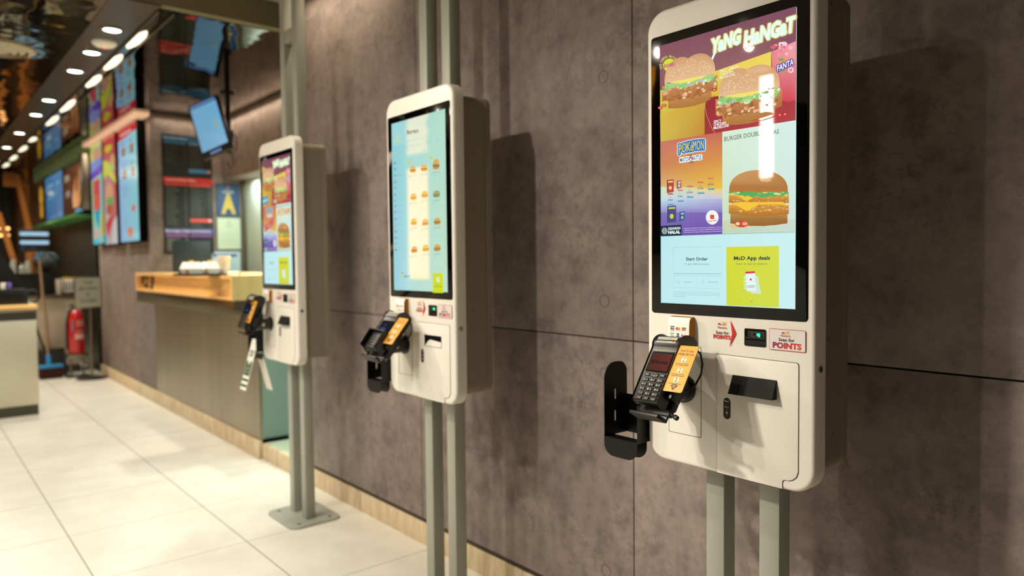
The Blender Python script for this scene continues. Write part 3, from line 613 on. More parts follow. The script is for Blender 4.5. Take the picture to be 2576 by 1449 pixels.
def make_kiosk(k):
    lab = ['white self-ordering kiosk nearest the camera, screen showing food promotions and a Start Order button',
           'white self-ordering kiosk in the middle, screen showing a pale list of burgers',
           'white self-ordering kiosk furthest away, standing nearest the wooden pick-up counter'][k]
    root = thing('ordering_kiosk', lab, 'kiosk', (XK, YC[k], 0), 'self-ordering kiosks along the concrete wall')
    G = fr((0, 0, ZB), (0, -1, 0), (0, 0, 1), (-1, 0, 0))       # (s, t, outward)
    m = MB(); m.prism(rrect(-.2095, .2095, -.3735, .6815, .050, 10), G, -.042, 0, 'white_shell', .009, 4)
    m.build('front_shell', root)
    m = MB(); m.prism(rrect(-.198, .198, -.345, .648, .03, 6), G, -.135, -.040, 'grey_box'); b = m.build('back_box', root)
    m = MB(); m.prism(rrect(-.199, .199, -.346, .649, .03, 6), G, -.160, -.1365, 'grey_box', .004); m.build('back_cover', root)
    for (x, z) in ((.109, 1.734), (.103, .867)):
        q = MB(); q.lathe([(.0135, -.001), (.0135, .0006), (.0120, .0010), (.0115, .0004), (.0001, .0004)], fr((x, -.198, z), (1, 0, 0), (0, 0, 1), (0, -1, 0)), 'grey_box', 24, False); q.build('knockout', b)
    for (x, z) in ((.078, 1.757), (.080, 1.416), (.076, 1.077)):
        q = MB(); q.lathe([(.0022, 0), (.0022, .0006), (.0001, .0006)], fr((x, -.198, z), (1, 0, 0), (0, 0, 1), (0, -1, 0)), 'seam', 12, False); q.build('screw_hole', b)
    m = MB(); m.prism(rrect(-.1955, .1945, -.0245, .622, .008, 5), G, 0, .0012, 'glass_black', .0006, 2); bez = m.build('screen_glass', root)
    A = promo(fr((0, 0, ZB), (0, -1, 0), (0, 0, 1), (-1, 0, 0)), 0 if k == 0 else 1) if k != 1 else menu(fr((0, 0, ZB), (0, -1, 0), (0, 0, 1), (-1, 0, 0)))
    A.build('screen_image', bez)
    # doors
    d = [(-.0165, -.3725), (.1425, -.3725), (.1425, -.3585), (.1450, -.3535), (.1490, -.3525), (.1560, -.3525), (.1650, -.3490), (.1725, -.3420), (.1765, -.3310), (.1765, -.1130), (.1750, -.1095), (.1715, -.1080), (-.0125, -.1065), (-.0155, -.1078), (-.0165, -.1105)]
    m = MB(); m.prism(d, G, .0003, .0006, 'seam')
    def ins(p, o):
        cx, cy = .08, -.24; return (p[0]+(o if p[0] < cx else -o), p[1]+(o if p[1] < cy else -o))
    m.prism([ins(p, .0011) for p in d], G, .0006, .0016, 'shell_door', .0005, 2)
    door = m.build('receipt_door', root)
    m = MB(); a = rrect(-.147, -.0565, -.3025, -.0956, .004, 4); m.curve2d([a, [(x*1.0+(.0008 if x < -.1 else -.0008), y+(.0008 if y < -.2 else -.0008)) for x, y in a]], G, 0, .0006, 'seam'); m.build('access_panel_seam', root)
    # scanner window
    m = MB(); m.curve2d([rrect(.0533, .1033, -.0826, -.0456, .003, 3), rrect(.0555, .1012, -.0805, -.0476, .002, 3)], G, 0, .0016, 'black_plastic')
    m.prism(rrect(.0550, .1016, -.0810, -.0470, .002, 3), G, .0001, .0006, 'black_matte')
    m.prism([(.0555, -.0640), (.1012, -.0640), (.0990, -.0670), (.0575, -.0670)], G, .0004, .0014, 'black_key'); m.prism([(.0560, -.0700), (.1010, -.0700), (.1010, -.0800), (.0560, -.0800)], G, .0004, .0010, 'black_plastic')
    win = m.build('scanner_window', root)
    q = Art(G, 'print_gloss', None, .0010); q.rect(.0610, -.0635, .0995, -.0505, '40403a', 0)
    for i in range(2):
        for sx in (.0630, .0665, .0925, .0955):
            for ty in (-.0545, -.0585, -.0615): q.ell(sx+i*.0, ty, .0010, .0012, 'c8c4a8', 1, 8)
    q.ell(.0765, -.0570, .0026, .0026, '181818', 2); q.build('sensor_board', win)
    if k < 2:
        q = MB(); q.prism(rrect(.0830, .0905, -.0600, -.0548, .0012, 2), G, .0016, .0022, 'led_green'); q.box(.086, .090, -.0622, -.0602, .0016, .0020, 'led_green', fr=G); q.build('green_led', win)
    # receipt outlet: hood, or an open slot on the middle kiosk
    m = MB()
    if k != 1:
        s0, s1, t0, t1, o = .0262, .1284, -.1885, -.1488, .0215
        v = [G(s0, t1, .0016), G(s1, t1, .0016), G(s1, t0, .0016), G(s0, t0, .0016), G(s0, t0+.001, o), G(s1, t0+.001, o), G(s0, t1-.001, .0040), G(s1, t1-.001, .0040)]
        m.add(v, [(0, 1, 7, 6), (6, 7, 5, 4), (4, 5, 2, 3), (0, 6, 4, 3), (1, 2, 5, 7), (0, 3, 2, 1)], 'hood_black')
        m.build('receipt_hood', door)
    else:
        m.curve2d([[(.0262, -.1885), (.1284, -.1885), (.1284, -.1488), (.0262, -.1488)], [(.0275, -.1872), (.1272, -.1872), (.1272, -.1500), (.0275, -.1500)]], G, .0014, .0024, 'black_plastic')
        m.prism([(.0275, -.1872), (.1272, -.1872), (.1272, -.1500), (.0275, -.1500)], G, .0016, .0018, 'black_matte')
        m.build('receipt_slot', door)
        q = MB(); q.prism([(.0275, -.1872), (.1272, -.1872), (.1272, -.1690), (.062, -.1640), (.050, -.1690)], G, .0018, .0022, 'shell_door'); q.build('paper_ramp', door)
    m = MB(); m.prism(rrect(.0024, .0200, -.2480, -.2010, .0086, 6), G, .0016, .0021, 'black_plastic'); sl = m.build('status_label', door)
    A = Art(G, 'print', None, .0024)
    A.text('Paper', (.0048, -.2098), (.0178, -.2098), .0034, 'd8d0b8', 0, .02); A.text('Error', (.0058, -.2228), (.0162, -.2228), .0034, 'd8d0b8', 0, .02)
    for y, c in ((-.2145, '2c2420'), (-.2275, '70302c'), (-.2340, 'c8c8b8'), (-.2405, '2c4a2c')): A.ell(.0112, y, .0026, .0027, c, 0, 12)
    A.build('status_lights', sl)
    sticker_art(k, root)
    # lock on the near edge
    m = MB(); L = fr((.021, -.2095, 1.023), (1, 0, 0), (0, 0, 1), (0, -1, 0)); m.lathe([(.0078, -.001), (.0078, .0012), (.0066, .0020), (.0001, .0020)], L, 'chrome', 24, False); m.box(-.0008, .0008, -.004, .004, .0018, .0024, 'black_matte', fr=L); m.build('key_lock', root)
    if k == 2:
        m = MB(); m.lathe([(.003, 0), (.003, .0004), (.0001, .0004)], G, 'seam', 10, False)
        for v in range(len(m.v)): m.v[v] = (m.v[v][0], m.v[v][1]+.170, m.v[v][2]+.632)
        m.build('microphone_hole', root)
    # posts and base
    for sgn in (1, -1):
        y0, y1 = sorted((sgn*.0448, sgn*.0936)); m = MB(); m.box(.0723, .1190, y0, y1, .010, ZC, 'post_grey', .003)
        p = m.build('post', root)
    m = MB(); m.box(.0760, .1160, -.0448, .0448, 2.294, 2.354, 'post_grey', .001); m.build('crossbar', root)
    m = MB(); m.prism(rrect(-.160, .160, -.128, .128, .045, 6), fr((.100, 0, 0), (0, 1, 0), (-1, 0, 0), (0, 0, 1)), 0, .012, 'post_grey', .003); bp = m.build('base_plate', root)
    for sx, sy in ((-.075, .12), (-.075, -.12), (.08, .12), (.08, -.12)):
        q = MB(); q.lathe([(.010, .0115), (.010, .0125), (.0001, .0122)], fr((.100+sx, sy, 0)), 'seam', 16, False); q.build('bolt_hole', bp)
    # tube that carries the payment terminal
    m = MB(); c = (-.1040, -.1950); m.lathe([(.0330, .0005), (.0330, .006), (.0270, .008), (.0270, .070), (.0245, .074), (.0001, .074)], fr(G(c[0], c[1], 0), (0, -1, 0), (0, 0, 1), (-1, 0, 0)), 'black_plastic', 36, False)
    arm = m.build('mount_arm', root)
    if k > 0:
        q = MB(); q.lathe([(.0085, 0), (.0085, .004), (.0060, .005), (.0001, .005)], fr(G(c[0]+.026, c[1], .05), (1, 0, 0), (0, 0, 1), (0, -1, 0)), 'chrome', 20, False); q.build('arm_bolt', arm)
    # number-stand holder on the far side of the kiosk
    def plate(s, holes, top):
        F = fr(G(s, -.3405, 0), (1, 0, 0), (0, 0, 1), (0, -1, 0))      # a = +X from the face plane
        out = rrect(-.0345, .0505, 0, top, (.001, .001, .030, .038), 6)
        hs = [rrect(a-.0028, a+.0028, z0, z1, .0027, 3) for a, z0, z1 in holes]
        return out, hs, F
    m = MB()
    o_, h_, F = plate(-.3195, [(.0055, .034, .061), (.0060, .089, .116)], .185)
    m.curve2d([o_]+h_, F, -.001, .001, 'black_metal')
    o_, h_, F = plate(-.2135, [], .175); m.curve2d([o_], F, -.001, .001, 'black_metal')
    F = fr(G(-.3195, -.3405, -.0500), (0, -1, 0), (0, 0, 1), (-1, 0, 0)); m.curve2d([[(0, 0), (.106, 0), (.106, .098), (0, .098)], rrect(.044, .060, .050, .056, .0028, 3)], F, -.001, .001, 'black_metal')
    m.box(-.0345, .000, .2135, .3195, ZB-.3415, ZB-.3395, 'black_metal', .0005)
    h = m.build('stand_holder', root)
    for x in (-.0350, .0):
        q = MB(); q.curve2d([rrect(0, .106, -.0445, 0, (.030, .030, .002, .002), 6)], fr((x, .3195, ZB-.3400), (0, -1, 0), (0, 0, 1), (-1, 0, 0)), -.001, .001, 'black_metal'); q.build('holder_tab', h)
    return root
kiosks = [make_kiosk(k) for k in range(3)]

def orient(yaw, tilt, roll):
    e1 = Vector((0, -1, 0)); n = Vector((-1, 0, 0)); e2 = Vector((0, 0, -1))
    e2, n = e2*math.cos(tilt)+n*math.sin(tilt), n*math.cos(tilt)+Vector((0, 0, 1))*math.sin(tilt)
    R = Matrix.Rotation(yaw, 3, 'Z'); e1, e2, n = R@e1, R@e2, R@n
    R = Matrix.Rotation(roll, 3, n); return R@e1, R@e2, n
def make_terminal(k, P, yaw, tilt, roll):
    lab = ['black card payment terminal with red screen and open keypad on the nearest kiosk',
           'black card payment terminal with dark hooded keypad on the middle kiosk',
           'black card payment terminal on the furthest kiosk, above the green and white number stand'][k]
    e1, e2, n = orient(*map(math.radians, (yaw, tilt, roll)))
    root = thing('payment_terminal', lab, 'payment terminal', (0, 0, 0), 'card terminals on the kiosks')
    u = -e2; root.matrix_world = Matrix(((e1.x, u.x, n.x, P[0]), (e1.y, u.y, n.y, P[1]), (e1.z, u.z, n.z, P[2]), (0, 0, 0, 1)))
    I = fr((0, 0, 0)); W_, L_ = .078, .138
    # body: side profile (y, z) swept across the width with rounded flanks
    prof = [(-L_, -.003), (-L_+.004, 0), (-.010, 0), (-.004, .0015), (.001, .0040), (.009, .0042), (.017, .0010), (.024, -.0060), (.029, -.0160), (.031, -.028), (.028, -.042), (.014, -.050), (-.030, -.048), (-.060, -.030), (-L_, -.024), (-L_-.003, -.014)]
    m = MB(); S = fr((0, 0, 0), (0, 1, 0), (0, 0, 1), (1, 0, 0)); m.prism(prof, S, W_/2, W_, 'black_plastic', .004, 3)
    S2 = fr((W_, 0, 0), (0, 1, 0), (0, 0, 1), (-1, 0, 0)); m2 = [(a, b) for a, b in prof]; m.prism(m2, S2, W_/2, W_, 'black_plastic', .004, 3)
    body = m.build('terminal_body', root, 40)
    m = MB(); m.box(.004, W_-.004, -.0155, -.0140, .0, .0006, 'chrome'); m.build('paper_cutter', body)
    m = MB(); m.prism(rrect(.0050, .0720, -.0680, -.0185, .003, 3), I, 0, .0008, 'glass_black', .0003, 1); sc = m.build('terminal_screen', root)
    A = Art(fr((0, 0, 0)), 'display', None, .0010); A.rect(.0085, -.0645, .0690, -.0215, ['4a201c', '5c2a24', '642c26', '54241e'] if k == 0 else ['14141a', '181820', '1a1c28', '14161e'], 0)
    if k == 0:
        A.text('Maybank', (.0265, -.0470), (.0640, -.0470), .0070, '2c1412', 1, .04); A.ell(.0190, -.0440, .0050, .0050, '2c1412', 1); A.rect(.0085, -.0235, .0690, -.0215, '28343c', 1); A.rect(.0092, -.0232, .0112, -.0217, '3080c8', 2)
        A.line([(.0066, -.0215), (.0066, -.0670)], .0008, '1c7030', 1)
    else: A.rect(.020, -.056, .048, -.051, '2c58b0', 1); A.ell(.034, -.038, .008, .010, '282c3c', 1)
    A.build('screen_image', sc)
    A = Art(fr((0, .0005, .0046), (1, 0, 0), (0, .85, -.10), (0, 0, 1)), 'print', None, .0003)
    A.poly([(.008, .002), (.066, .002), (.066, .0195), (.008, .0195)], 'b8b8ae', 0)
    for i in range(3): A.text('MERCHANT COPY TERMINAL', (.011, .0045+i*.0045), (.045+i*.003, .0045+i*.0045), .0018, '505048', 1)
    A.ell(.060, .006, .0022, .0022, 'c03030', 1); A.rect(.046, .013, .060, .017, 'b8b060', 1)
    A.build('printer_label', body)
    # keys
    m = MB(); m.prism(rrect(.0300, .0490, -.0800, -.0700, .002, 3), I, 0, .0022, 'black_key', .0008, 2); nk = m.build('navigation_key', root)
    A = Art(I, 'print', None, .0024)
    for x, y in ((.0395, -.0712), (.0395, -.0788), (.0312, -.0750), (.0478, -.0750)): A.ell(x, y, .0007, .0007, 'e0dcc8', 0, 8)
    A.build('key_marks', nk)
    lab_ = [['F1', None, 'F2'], ['1', '2', '3'], ['4', '5', '6'], ['7', '8', '9'], ['*', '0', '#'], ['x', '<', 'o']]
    for r in range(6):
        y = -.0750 if r == 0 else -.0875-(r-1)*.0108
        for c in range(3):
            if r == 0 and c == 1: continue
            x = (.0180, .0395, .0610)[c]; hw = .0078
            if r == 0: x = (.0165, 0, .0625)[c]; hw = .0072
            m = MB(); m.prism(rrect(x-hw, x+hw, y-.0036, y+.0036, .0014, 2), I, 0, .0024, 'black_key', .0008, 2); kk = m.build('key', root)
            A = Art(I, 'print', None, .0026); t = lab_[r][c]
            if r == 0: A.rect(x-.004, y-.0004, x+.004, y+.0004, 'c8c4b0', 0)
            elif r == 5:
                if t == 'x': A.line([(x-.0020, y-.0018), (x+.0020, y+.0018)], .0008, 'd03020', 0); A.line([(x-.0020, y+.0018), (x+.0020, y-.0018)], .0008, 'd03020', 0)
                elif t == '<': A.line([(x+.0018, y+.0020), (x-.0018, y), (x+.0018, y-.0020)], .0008, 'd8a820', 0)
                else: A.line([(x+.0022*math.cos(a*math.pi/8), y+.0022*math.sin(a*math.pi/8)) for a in range(17)], .0007, '40b050', 0)
            else:
                A.text(t, (x-.0045, y-.0019), (x-.0045+(.0012 if t == '1' else .0026), y-.0019), .0040, 'e8e4d0', 0, .03)
                if r < 4 and not t == '1': A.text({'2': 'ABC', '3': 'DEF', '4': 'GHI', '5': 'JKL', '6': 'MNO', '7': 'PQRS', '8': 'TUV', '9': 'WXYZ'}[t], (x, y-.0004), (x+.0055, y-.0004), .0016, '98948a', 0)
            A.build('key_mark', kk)
    if k == 1:   # raised privacy hood round the keypad
        m = MB(); m.box(-.004, .0, -.140, -.074, 0, .024, 'black_plastic', .0015); m.box(.078, .082, -.140, -.074, 0, .024, 'black_plastic', .0015); m.box(-.004, .082, -.074, -.070, 0, .022, 'black_plastic', .0015); m.build('keypad_hood', root)
    # cradle under the terminal, with its lip and lever
    m = MB(); m.box(-.006, .084, -.150, -.020, -.050, -.036, 'black_metal', .002); m.box(-.004, .082, -.166, -.158, -.040, -.008, 'black_metal', .002); m.box(.0, .078, -.164, -.140, -.046, -.040, 'black_metal', .002)
    m.box(.074, .092, -.118, -.075, -.048, -.016, 'black_plastic', .003)
    m.box(.012, .066, -.130, -.045, -.075, -.048, 'black_plastic', .006)
    cr = m.build('cradle', root)
    q = MB(); q.tube([(.080, -.135, -.035), (.092, -.146, -.036), (.104, -.150, -.036)], .003, 'black_metal'); q.lathe([(.0005, -.006), (.0055, -.004), (.0055, .004), (.0005, .006)], fr((.106, -.150, -.036)), 'black_metal', 14); q.build('lever', cr)
    # instruction card beside it
    if k == 1: a0, a1 = .0750, .0
    m = MB(); cx = .0765 if k < 2 else .060
    cf = fr((cx, .0, .0), (1, 0, 0), (0, 1, 0), (0, 0, 1)); h0, h1 = (-.108, .000)
    m.prism(rrect(0, .0555, h0, h1, .005, 4), cf, -.0005, .0008, 'orange_card')
    card = m.build('instruction_card', root)
    A = Art(cf, 'print', None, .0010)
    A.text('How To Scan', (.010, -.0145), (.046, -.0145), .0052, '2c2418', 0, .01); A.text('eWallet QR Code', (.006, -.0225), (.050, -.0225), .0050, '2c2418', 0, .01)
    for i, (y, t1, t2) in enumerate(((-.0335, '1. Launch eWallet app,', 'tap "Pay/Scan to Pay"'), (-.0585, '2. Place QR code under', 'the terminal scanner'), (-.0800, '3. Payment completed', ''))):
        A.ell(.028, y, .0072, .0066, 'e8e4d8', 0); A.rect(.0255, y-.0048, .0305, y+.0048, '28241c', 1); A.rect(.0262, y-.0030, .0298, y+.0034, ('d8d0b8', 'e0c040', 'e0b030')[i], 2)
        A.text(t1, (.007, y-.0100), (.045, y-.0100), .0022, '2c2418', 0, .02)
        if t2: A.text(t2, (.010, y-.0135), (.046, y-.0135), .0022, '2c2418', 0, .02)
    A.poly([(.0185, -.0930), (.0215, -.0930), (.0215, -.0905), (.0350, -.0905), (.0350, -.0930), (.0400, -.0930), (.0280, -.1045)], '1c1810', 0)
    A.text('SCAN', (.0235, -.0950), (.0335, -.0950), .0028, 'd89828', 1, .03); A.text('HERE', (.0240, -.0985), (.0330, -.0985), .0026, 'd89828', 1, .03)
    A.build('card_print', card)
    # cable from the terminal's back to the arm
    m = MB(); m.tube([(.070, .018, -.044), (.084, .012, -.058), (.094, -.010, -.066), (.100, -.035, -.066), (.098, -.060, -.064), (.090, -.076, -.060), (.078, -.084, -.054)], .0022, 'rubber'); m.build('cable', root)
    return root
make_terminal(0, (1.291, 1.033, 1.055), -8.1, 32.3, 3.0)
make_terminal(1, (1.3095, 2.2475, 1.0535), 8.4, 40.9, -3.4)
make_terminal(2, (1.286, 3.512, 1.067), 2.0, 20.2, -3.2)

# curved plate with the payment marks, fixed above each terminal
for k in range(3):
    lab = ['white curved plate of payment marks with orange top, above the terminal of the nearest kiosk', 'white curved plate of payment marks above the terminal of the middle kiosk', 'small white curved plate of payment marks above the terminal of the furthest kiosk'][k]
    root = thing('payment_sign', lab, 'sign', (XK, YC[k], ZB), 'payment mark plates on the kiosks')
    G = fr((0, 0, 0), (0, -1, 0), (0, 0, 1), (-1, 0, 0)); s0, s1 = -.134, -.075
    m = MB(); m.box(s0, s1, -.092, -.0285, .0002, .0016, 'orange_card', fr=G); m.build('back_plate', root)
    prof = [(.0016, -.0290), (.008, -.0292), (.014, -.0310), (.0175, -.0355), (.0190, -.0430), (.0195, -.056), (.0200, -.068), (.0205, -.080)]
    m = MB(); n_ = len(prof)
    vs = []; fs = []
    for (dd, t) in prof:
        for s in (s0, s1): vs.append(G(s, t, dd)); vs.append(G(s, t-.0012 if dd < .02 else t, dd-.0012 if dd >= .02 else dd))
    for i in range(n_-1):
        a = i*4; b = a+4
        fs += [(a, a+2, b+2, b), (a+1, b+1, b+3, a+3), (a, b, b+1, a+1), (a+2, a+3, b+3, b+2)]
    fs += [(0, 1, 3, 2), (4*n_-4, 4*n_-2, 4*n_-1, 4*n_-3)]
    m.add(vs, fs, 'paper_white'); m.build('curved_front', root)
    A = Art(fr((0, 0, 0), (0, -1, 0), (0, 0, 1), (-1, 0, 0)), 'print', None, 0)
    A.F = lambda u, v, c=0: G(u, v, (.0190+(-v-.043)*.045)+.0005+c)
    A2 = A
    A2.rect(-.127, -.0530, -.115, -.0510, '28406c', 0); A2.text('VISA', (-.127, -.0590), (-.115, -.0590), .0045, '1c3468', 0, .03); A2.rect(-.127, -.0620, -.115, -.0604, 'e8a030', 0)
    A2.ell(-.1080, -.0562, .0036, .0036, 'd83828', 0); A2.ell(-.1035, -.0562, .0036, .0036, 'f09830', 1)
    A2.rect(-.095, -.0548, -.083, -.0522, 'e0b020', 0); A2.text('DuitNow', (-.0945, -.0545), (-.0835, -.0545), .0018, '28241c', 1, .03); A2.text('QRPAY', (-.095, -.0595), (-.083, -.0595), .0040, '28241c', 0, .01)
    A2.text('Grab', (-.127, -.0692), (-.116, -.0692), .0036, '20904c', 0, .01); A2.text('Pay', (-.1255, -.0742), (-.1175, -.0742), .0036, '20904c', 0, .01)
    A2.poly(rrect(-.1085, -.1025, -.0748, -.0664, .001), '2c5494', 0); A2.text('TNG', (-.1075, -.0715), (-.1035, -.0715), .0024, 'f0f0f0', 1, .03); A2.text('Boost', (-.0955, -.0728), (-.0830, -.0728), .0048, 'd83440', 0, .03)
    A2.build('payment_marks', root)
    A = Art(lambda u, v, c=0: G(u, -.0290+c, v), 'print', None, .0)
    A.poly([(s0, .0016), (s1, .0016), (s1, .0125), (s0, .0125)], 'e2a030', 1); A.text('SENANG JE BAYAR', (s0+.006, .0035), (s1-.006, .0035), .006, '1c1810', 2, .03); A.build('top_band', root)

# number stand hanging on the furthest kiosk's holder
def number_stand():
    root = thing('number_stand', 'white and green folded table-number stand hanging below the furthest kiosk\'s terminal', 'number stand', (XK, YC[2], ZB))
    y0, y1 = .222, .302; top = (-.018, -.282)
    def leaf(xb, zb_, nm):
        m = MB(); a = Vector((top[0], 0, top[1])); b = Vector((xb, 0, zb_)); n = Vector((b.z-a.z, 0, -(b.x-a.x))).normalized()
        F = fr((a.x, y1, a.z), (0, -1, 0), tuple((b-a).normalized()), tuple(n)); L = (b-a).length
        m.prism(rrect(0, y1-y0, 0, L, .006, 3), F, -.001, .001, 'paper_white'); o = m.build(nm, root); return F, L, o
    F, L, o = leaf(-.088, -.530, 'front_leaf')
    G = lambda u, v, c=0: F(u, L-v, -.0016-c)
    if (G(0, 0)-F(0, L)).x > 0: G = lambda u, v, c=0: F(u, L-v, .0016+c)
    A = Art(G, 'print', None, 0); w_ = y1-y0
    A.text('203', (w_*.2, L*.66), (w_*.78, L*.66), .030, '2c5a44', 0, .03); A.rect(.004, L*.28, w_-.004, L*.56, '245c38', 0)
    A.ell(w_*.5, L*.56, .013, .016, 'e8ece4', 1); A.ell(w_*.5, L*.47, .007, .006, 'c89030', 2, 6); A.text('table', (w_*.2, L*.40), (w_*.8, L*.40), .012, 'c8d4c4', 1); A.text('service', (w_*.15, L*.33), (w_*.85, L*.33), .012, 'c8d4c4', 1)
    for v in (.06, .17): A.rect(.0, L*v, w_, L*(v+.05), '2c6a40', 0)
    A.build('number_print', o)
    leaf(.048, -.545, 'rear_leaf')
number_stand()

# ================================================================== PICK-UP ALCOVE
CX, CY0, CY1, CZ0, CZ1 = 1.564, 4.53, 6.945, 1.010, 1.165
root = thing('pickup_counter', 'pale wood topped pick-up counter with steel front, lettered PICK UP', 'counter', (CX, CY0, 0))
def off(mb, o):
    mb.v = [(v[0]-o[0], v[1]-o[1], v[2]-o[2]) for v in mb.v]; return mb
O = (CX, CY0, 0)
m = MB(); m.box(CX+.035, 2.25, CY0+.012, CY1, CZ0, CZ1, 'wood')
F = face_x(CX+.035, CY1, CZ0); L = CY1-CY0-.014
m.curve2d([[(0, 0), (L, 0), (L, CZ1-CZ0), (0, CZ1-CZ0)], [(.03, .018), (L-.03, .018), (L-.03, CZ1-CZ0-.022), (.03, CZ1-CZ0-.022)]], F, 0, .035, 'wood'); off(m, O).build('wood_front', root)
m = MB(); m.box(CX, 2.25, CY0, CY0+.014, CZ0, CZ1, 'wood_side'); off(m, O).build('wood_end', root)
m = MB(); m.box(CX+.004, 2.24, CY0+.004, CY1, .915, CZ0, 'steel', .004); off(m, O).build('steel_band', root)
m = MB(); m.box(XW-.002, XW+.02, CY0, CY1, .112, .915, 'steel_panel'); off(m, O).build('front_panel', root)
m = MB(); m.box(XW+.02, 2.25, CY0, CY0+.012, .118, .915, 'teal_glass'); off(m, O).build('glass_end_panel', root)
m = MB(); m.box(XW+.02, 2.25, CY0+.012, CY1, 0, .915, 'dark_wall'); off(m, O).build('counter_body', root)
a = AT(341, 724, 0, CX+.034); b = AT(389, 726, 0, CX+.034)
A = Art(lambda u, v, c=0: Vector((CX+.0335-c-CX, u-CY0, v)), 'print', None, 0)
A.text('PICK UP', (min(a.y, CY1-.045), CZ0+.030), (b.y, CZ0+.026), .104, '1c150c', 0, .05, up=(0, 1)); A.build('lettering', root)

def pxmap(ax, v):
    return (lambda px, py: tuple(AT(px, py, ax, v)[i] for i in ((0, 2) if ax == 1 else (1, 2))))
def flat_sign(name, label, cat, quad, ax, v, th, backm, draw, dm='print', group=None, frame=None):
    """quad in photo pixels on the plane; a real panel of thickness th with artwork on it"""
    P_ = [AT(x, y, ax, v) for x, y in quad]; us = [p[1-ax] for p in P_]; zs = [p[2] for p in P_]
    u0, u1, z0, z1 = min(us), max(us), min(zs), max(zs); u0 = (us[0]+us[3])/2; u1 = (us[1]+us[2])/2
    z1 = (zs[0]+zs[1])/2; z0 = (zs[2]+zs[3])/2; lo, hi = min(u0, u1), max(u0, u1)
    o = (v, lo, z0) if ax == 0 else (lo, v, z0)
    root = thing(name, label, cat, o, group); b = frame or 0
    m = MB()
    if ax == 0: m.box(v, v+th, lo-b, hi+b, z0-b, z1+b, backm, .003)
    else: m.box(lo-b, hi+b, v, v+th, z0-b, z1+b, backm, .003)
    off(m, o).build('panel', root)
    # unit map: (0..1, 0..1) left->right as seen, bottom->top
    if ax == 0: Fn = lambda x, y, c=0: Vector((-.0012-c, (hi-lo)*(1-x), (z1-z0)*y))
    else: Fn = lambda x, y, c=0: Vector(((hi-lo)*x, -.0012-c, (z1-z0)*y))
    A = Art(Fn, dm, None, 0); draw(A); A.build('picture', root)
    return root
def rows(A, x0, x1, y0, y1, n, col, lay=2, price=True):
    for i in range(n):
        y = y1-(y1-y0)*i/n; h = (y1-y0)/n*.24; L = random.uniform(.45, .85)*(x1-x0)*.8
        A.rect(x0, y-h, x0+L, y, col, lay)
        if price: A.rect(x1-.04, y-h, x1, y, col, lay)
def draw_board(A):
    A.rect(0, 0, 1, 1, '070808', 0)
    A.rect(0, .955, 1, .992, '1c5c8c', 1); A.text('Breakfast Menu', (.04, .965), (.50, .965), .017, 'b8d0dc', 2, .02)
    A.rect(.04, .925, .47, .950, '2a6a98', 1); A.rect(.52, .925, .97, .950, '4a7898', 1)
    A.rect(0, .605, 1, .645, 'd02028', 1); A.text('Lunch & Dinner Menu', (.06, .616), (.66, .616), .018, 'f0c8c0', 2, .02); A.rect(.03, .578, .50, .602, 'cc3028', 1); A.rect(.52, .575, .97, .602, 'd84c40', 1)
    A.rect(.0, .175, 1, .215, '5a58a0', 1); A.text('Beverages, Sides and Desserts', (.03, .186), (.93, .186), .018, 'e4e0f0', 2, .02); A.rect(.03, .145, .48, .170, '8c50a0', 1); A.rect(.52, .145, .97, .170, '7c4c98', 1)
    A.rect(.52, .690, .97, .722, '3c7cb0', 1); A.ell(.93, .706, .03, .013, 'e07868', 2, 12); A.rect(.52, .270, .97, .302, 'e0504c', 1); A.ell(.93, .286, .03, .013, 'f0c0b8', 2, 12)
    rows(A, .05, .46, .75, .915, 13, '4c4a3c'); rows(A, .54, .96, .73, .915, 15, '4c4a3c'); rows(A, .05, .46, .23, .565, 20, '6c706a'); rows(A, .54, .96, .31, .565, 18, '6c706a'); rows(A, .54, .96, .22, .26, 3, '6c706a'); rows(A, .05, .46, .02, .13, 8, 'a0a89c')
flat_sign('menu_board', 'tall black menu board with blue, red and purple heading bars on the alcove wall', 'menu board', [(411, 335), (535, 350), (535, 640), (411, 637)], 1, 6.935, .015, 'black_matte', draw_board)
def draw_a(A):
    A.rect(0, 0, 1, 1, '2c4c74', 0); A.rect(.02, .015, .98, .985, '244a78', 1); A.rect(.3, .78, .72, .80, 'a8b8c8', 2); A.rect(.26, .72, .76, .75, 'b8c4d0', 2); A.ell(.5, .88, .05, .04, 'd08070', 2, 10)
    A.text('A', (.18, .10), (.84, .10), .56, 'cdb04a', 3, .06, up=(0, 1))
flat_sign('grade_poster', 'blue poster with a large yellow letter A beside the menu board', 'poster', [(545, 459), (602, 467), (602, 544), (545, 542)], 1, 6.940, .008, 'black_plastic', draw_a)
def draw_c(A):
    A.rect(0, 0, 1, 1, 'ccd8c0', 0); A.ell(.5, .88, .06, .03, 'a09850', 1, 10)
    for i in range(5): A.rect(.30+.02*i, .80-i*.03, .70-.02*i, .812-i*.03, 'a8b4a0', 1)
    for i in range(9): A.rect(.12, .55-i*.05, random.uniform(.6, .88), .56-i*.05, 'b4c0ac', 1)
flat_sign('certificate', 'pale framed certificate below the letter A poster', 'certificate', [(547, 548), (605, 549), (605, 626), (547, 628)], 1, 6.940, .008, 'black_plastic', draw_c, frame=.004)
def draw_n(A):
    A.rect(0, 0, 1, 1, 'cfe0e4', 0); A.rect(.03, .80, .88, .91, '2c60b0', 1)
    for i in range(8): A.rect(.08, .70-i*.08, random.uniform(.5, .85), .725-i*.08, '98bcc8', 1)
flat_sign('notice', 'pale notice with blue heading strip behind the paper cup', 'notice', [(534, 633), (605, 633), (605, 700), (534, 700)], 1, 6.940, .008, 'black_plastic', draw_n, frame=.005)

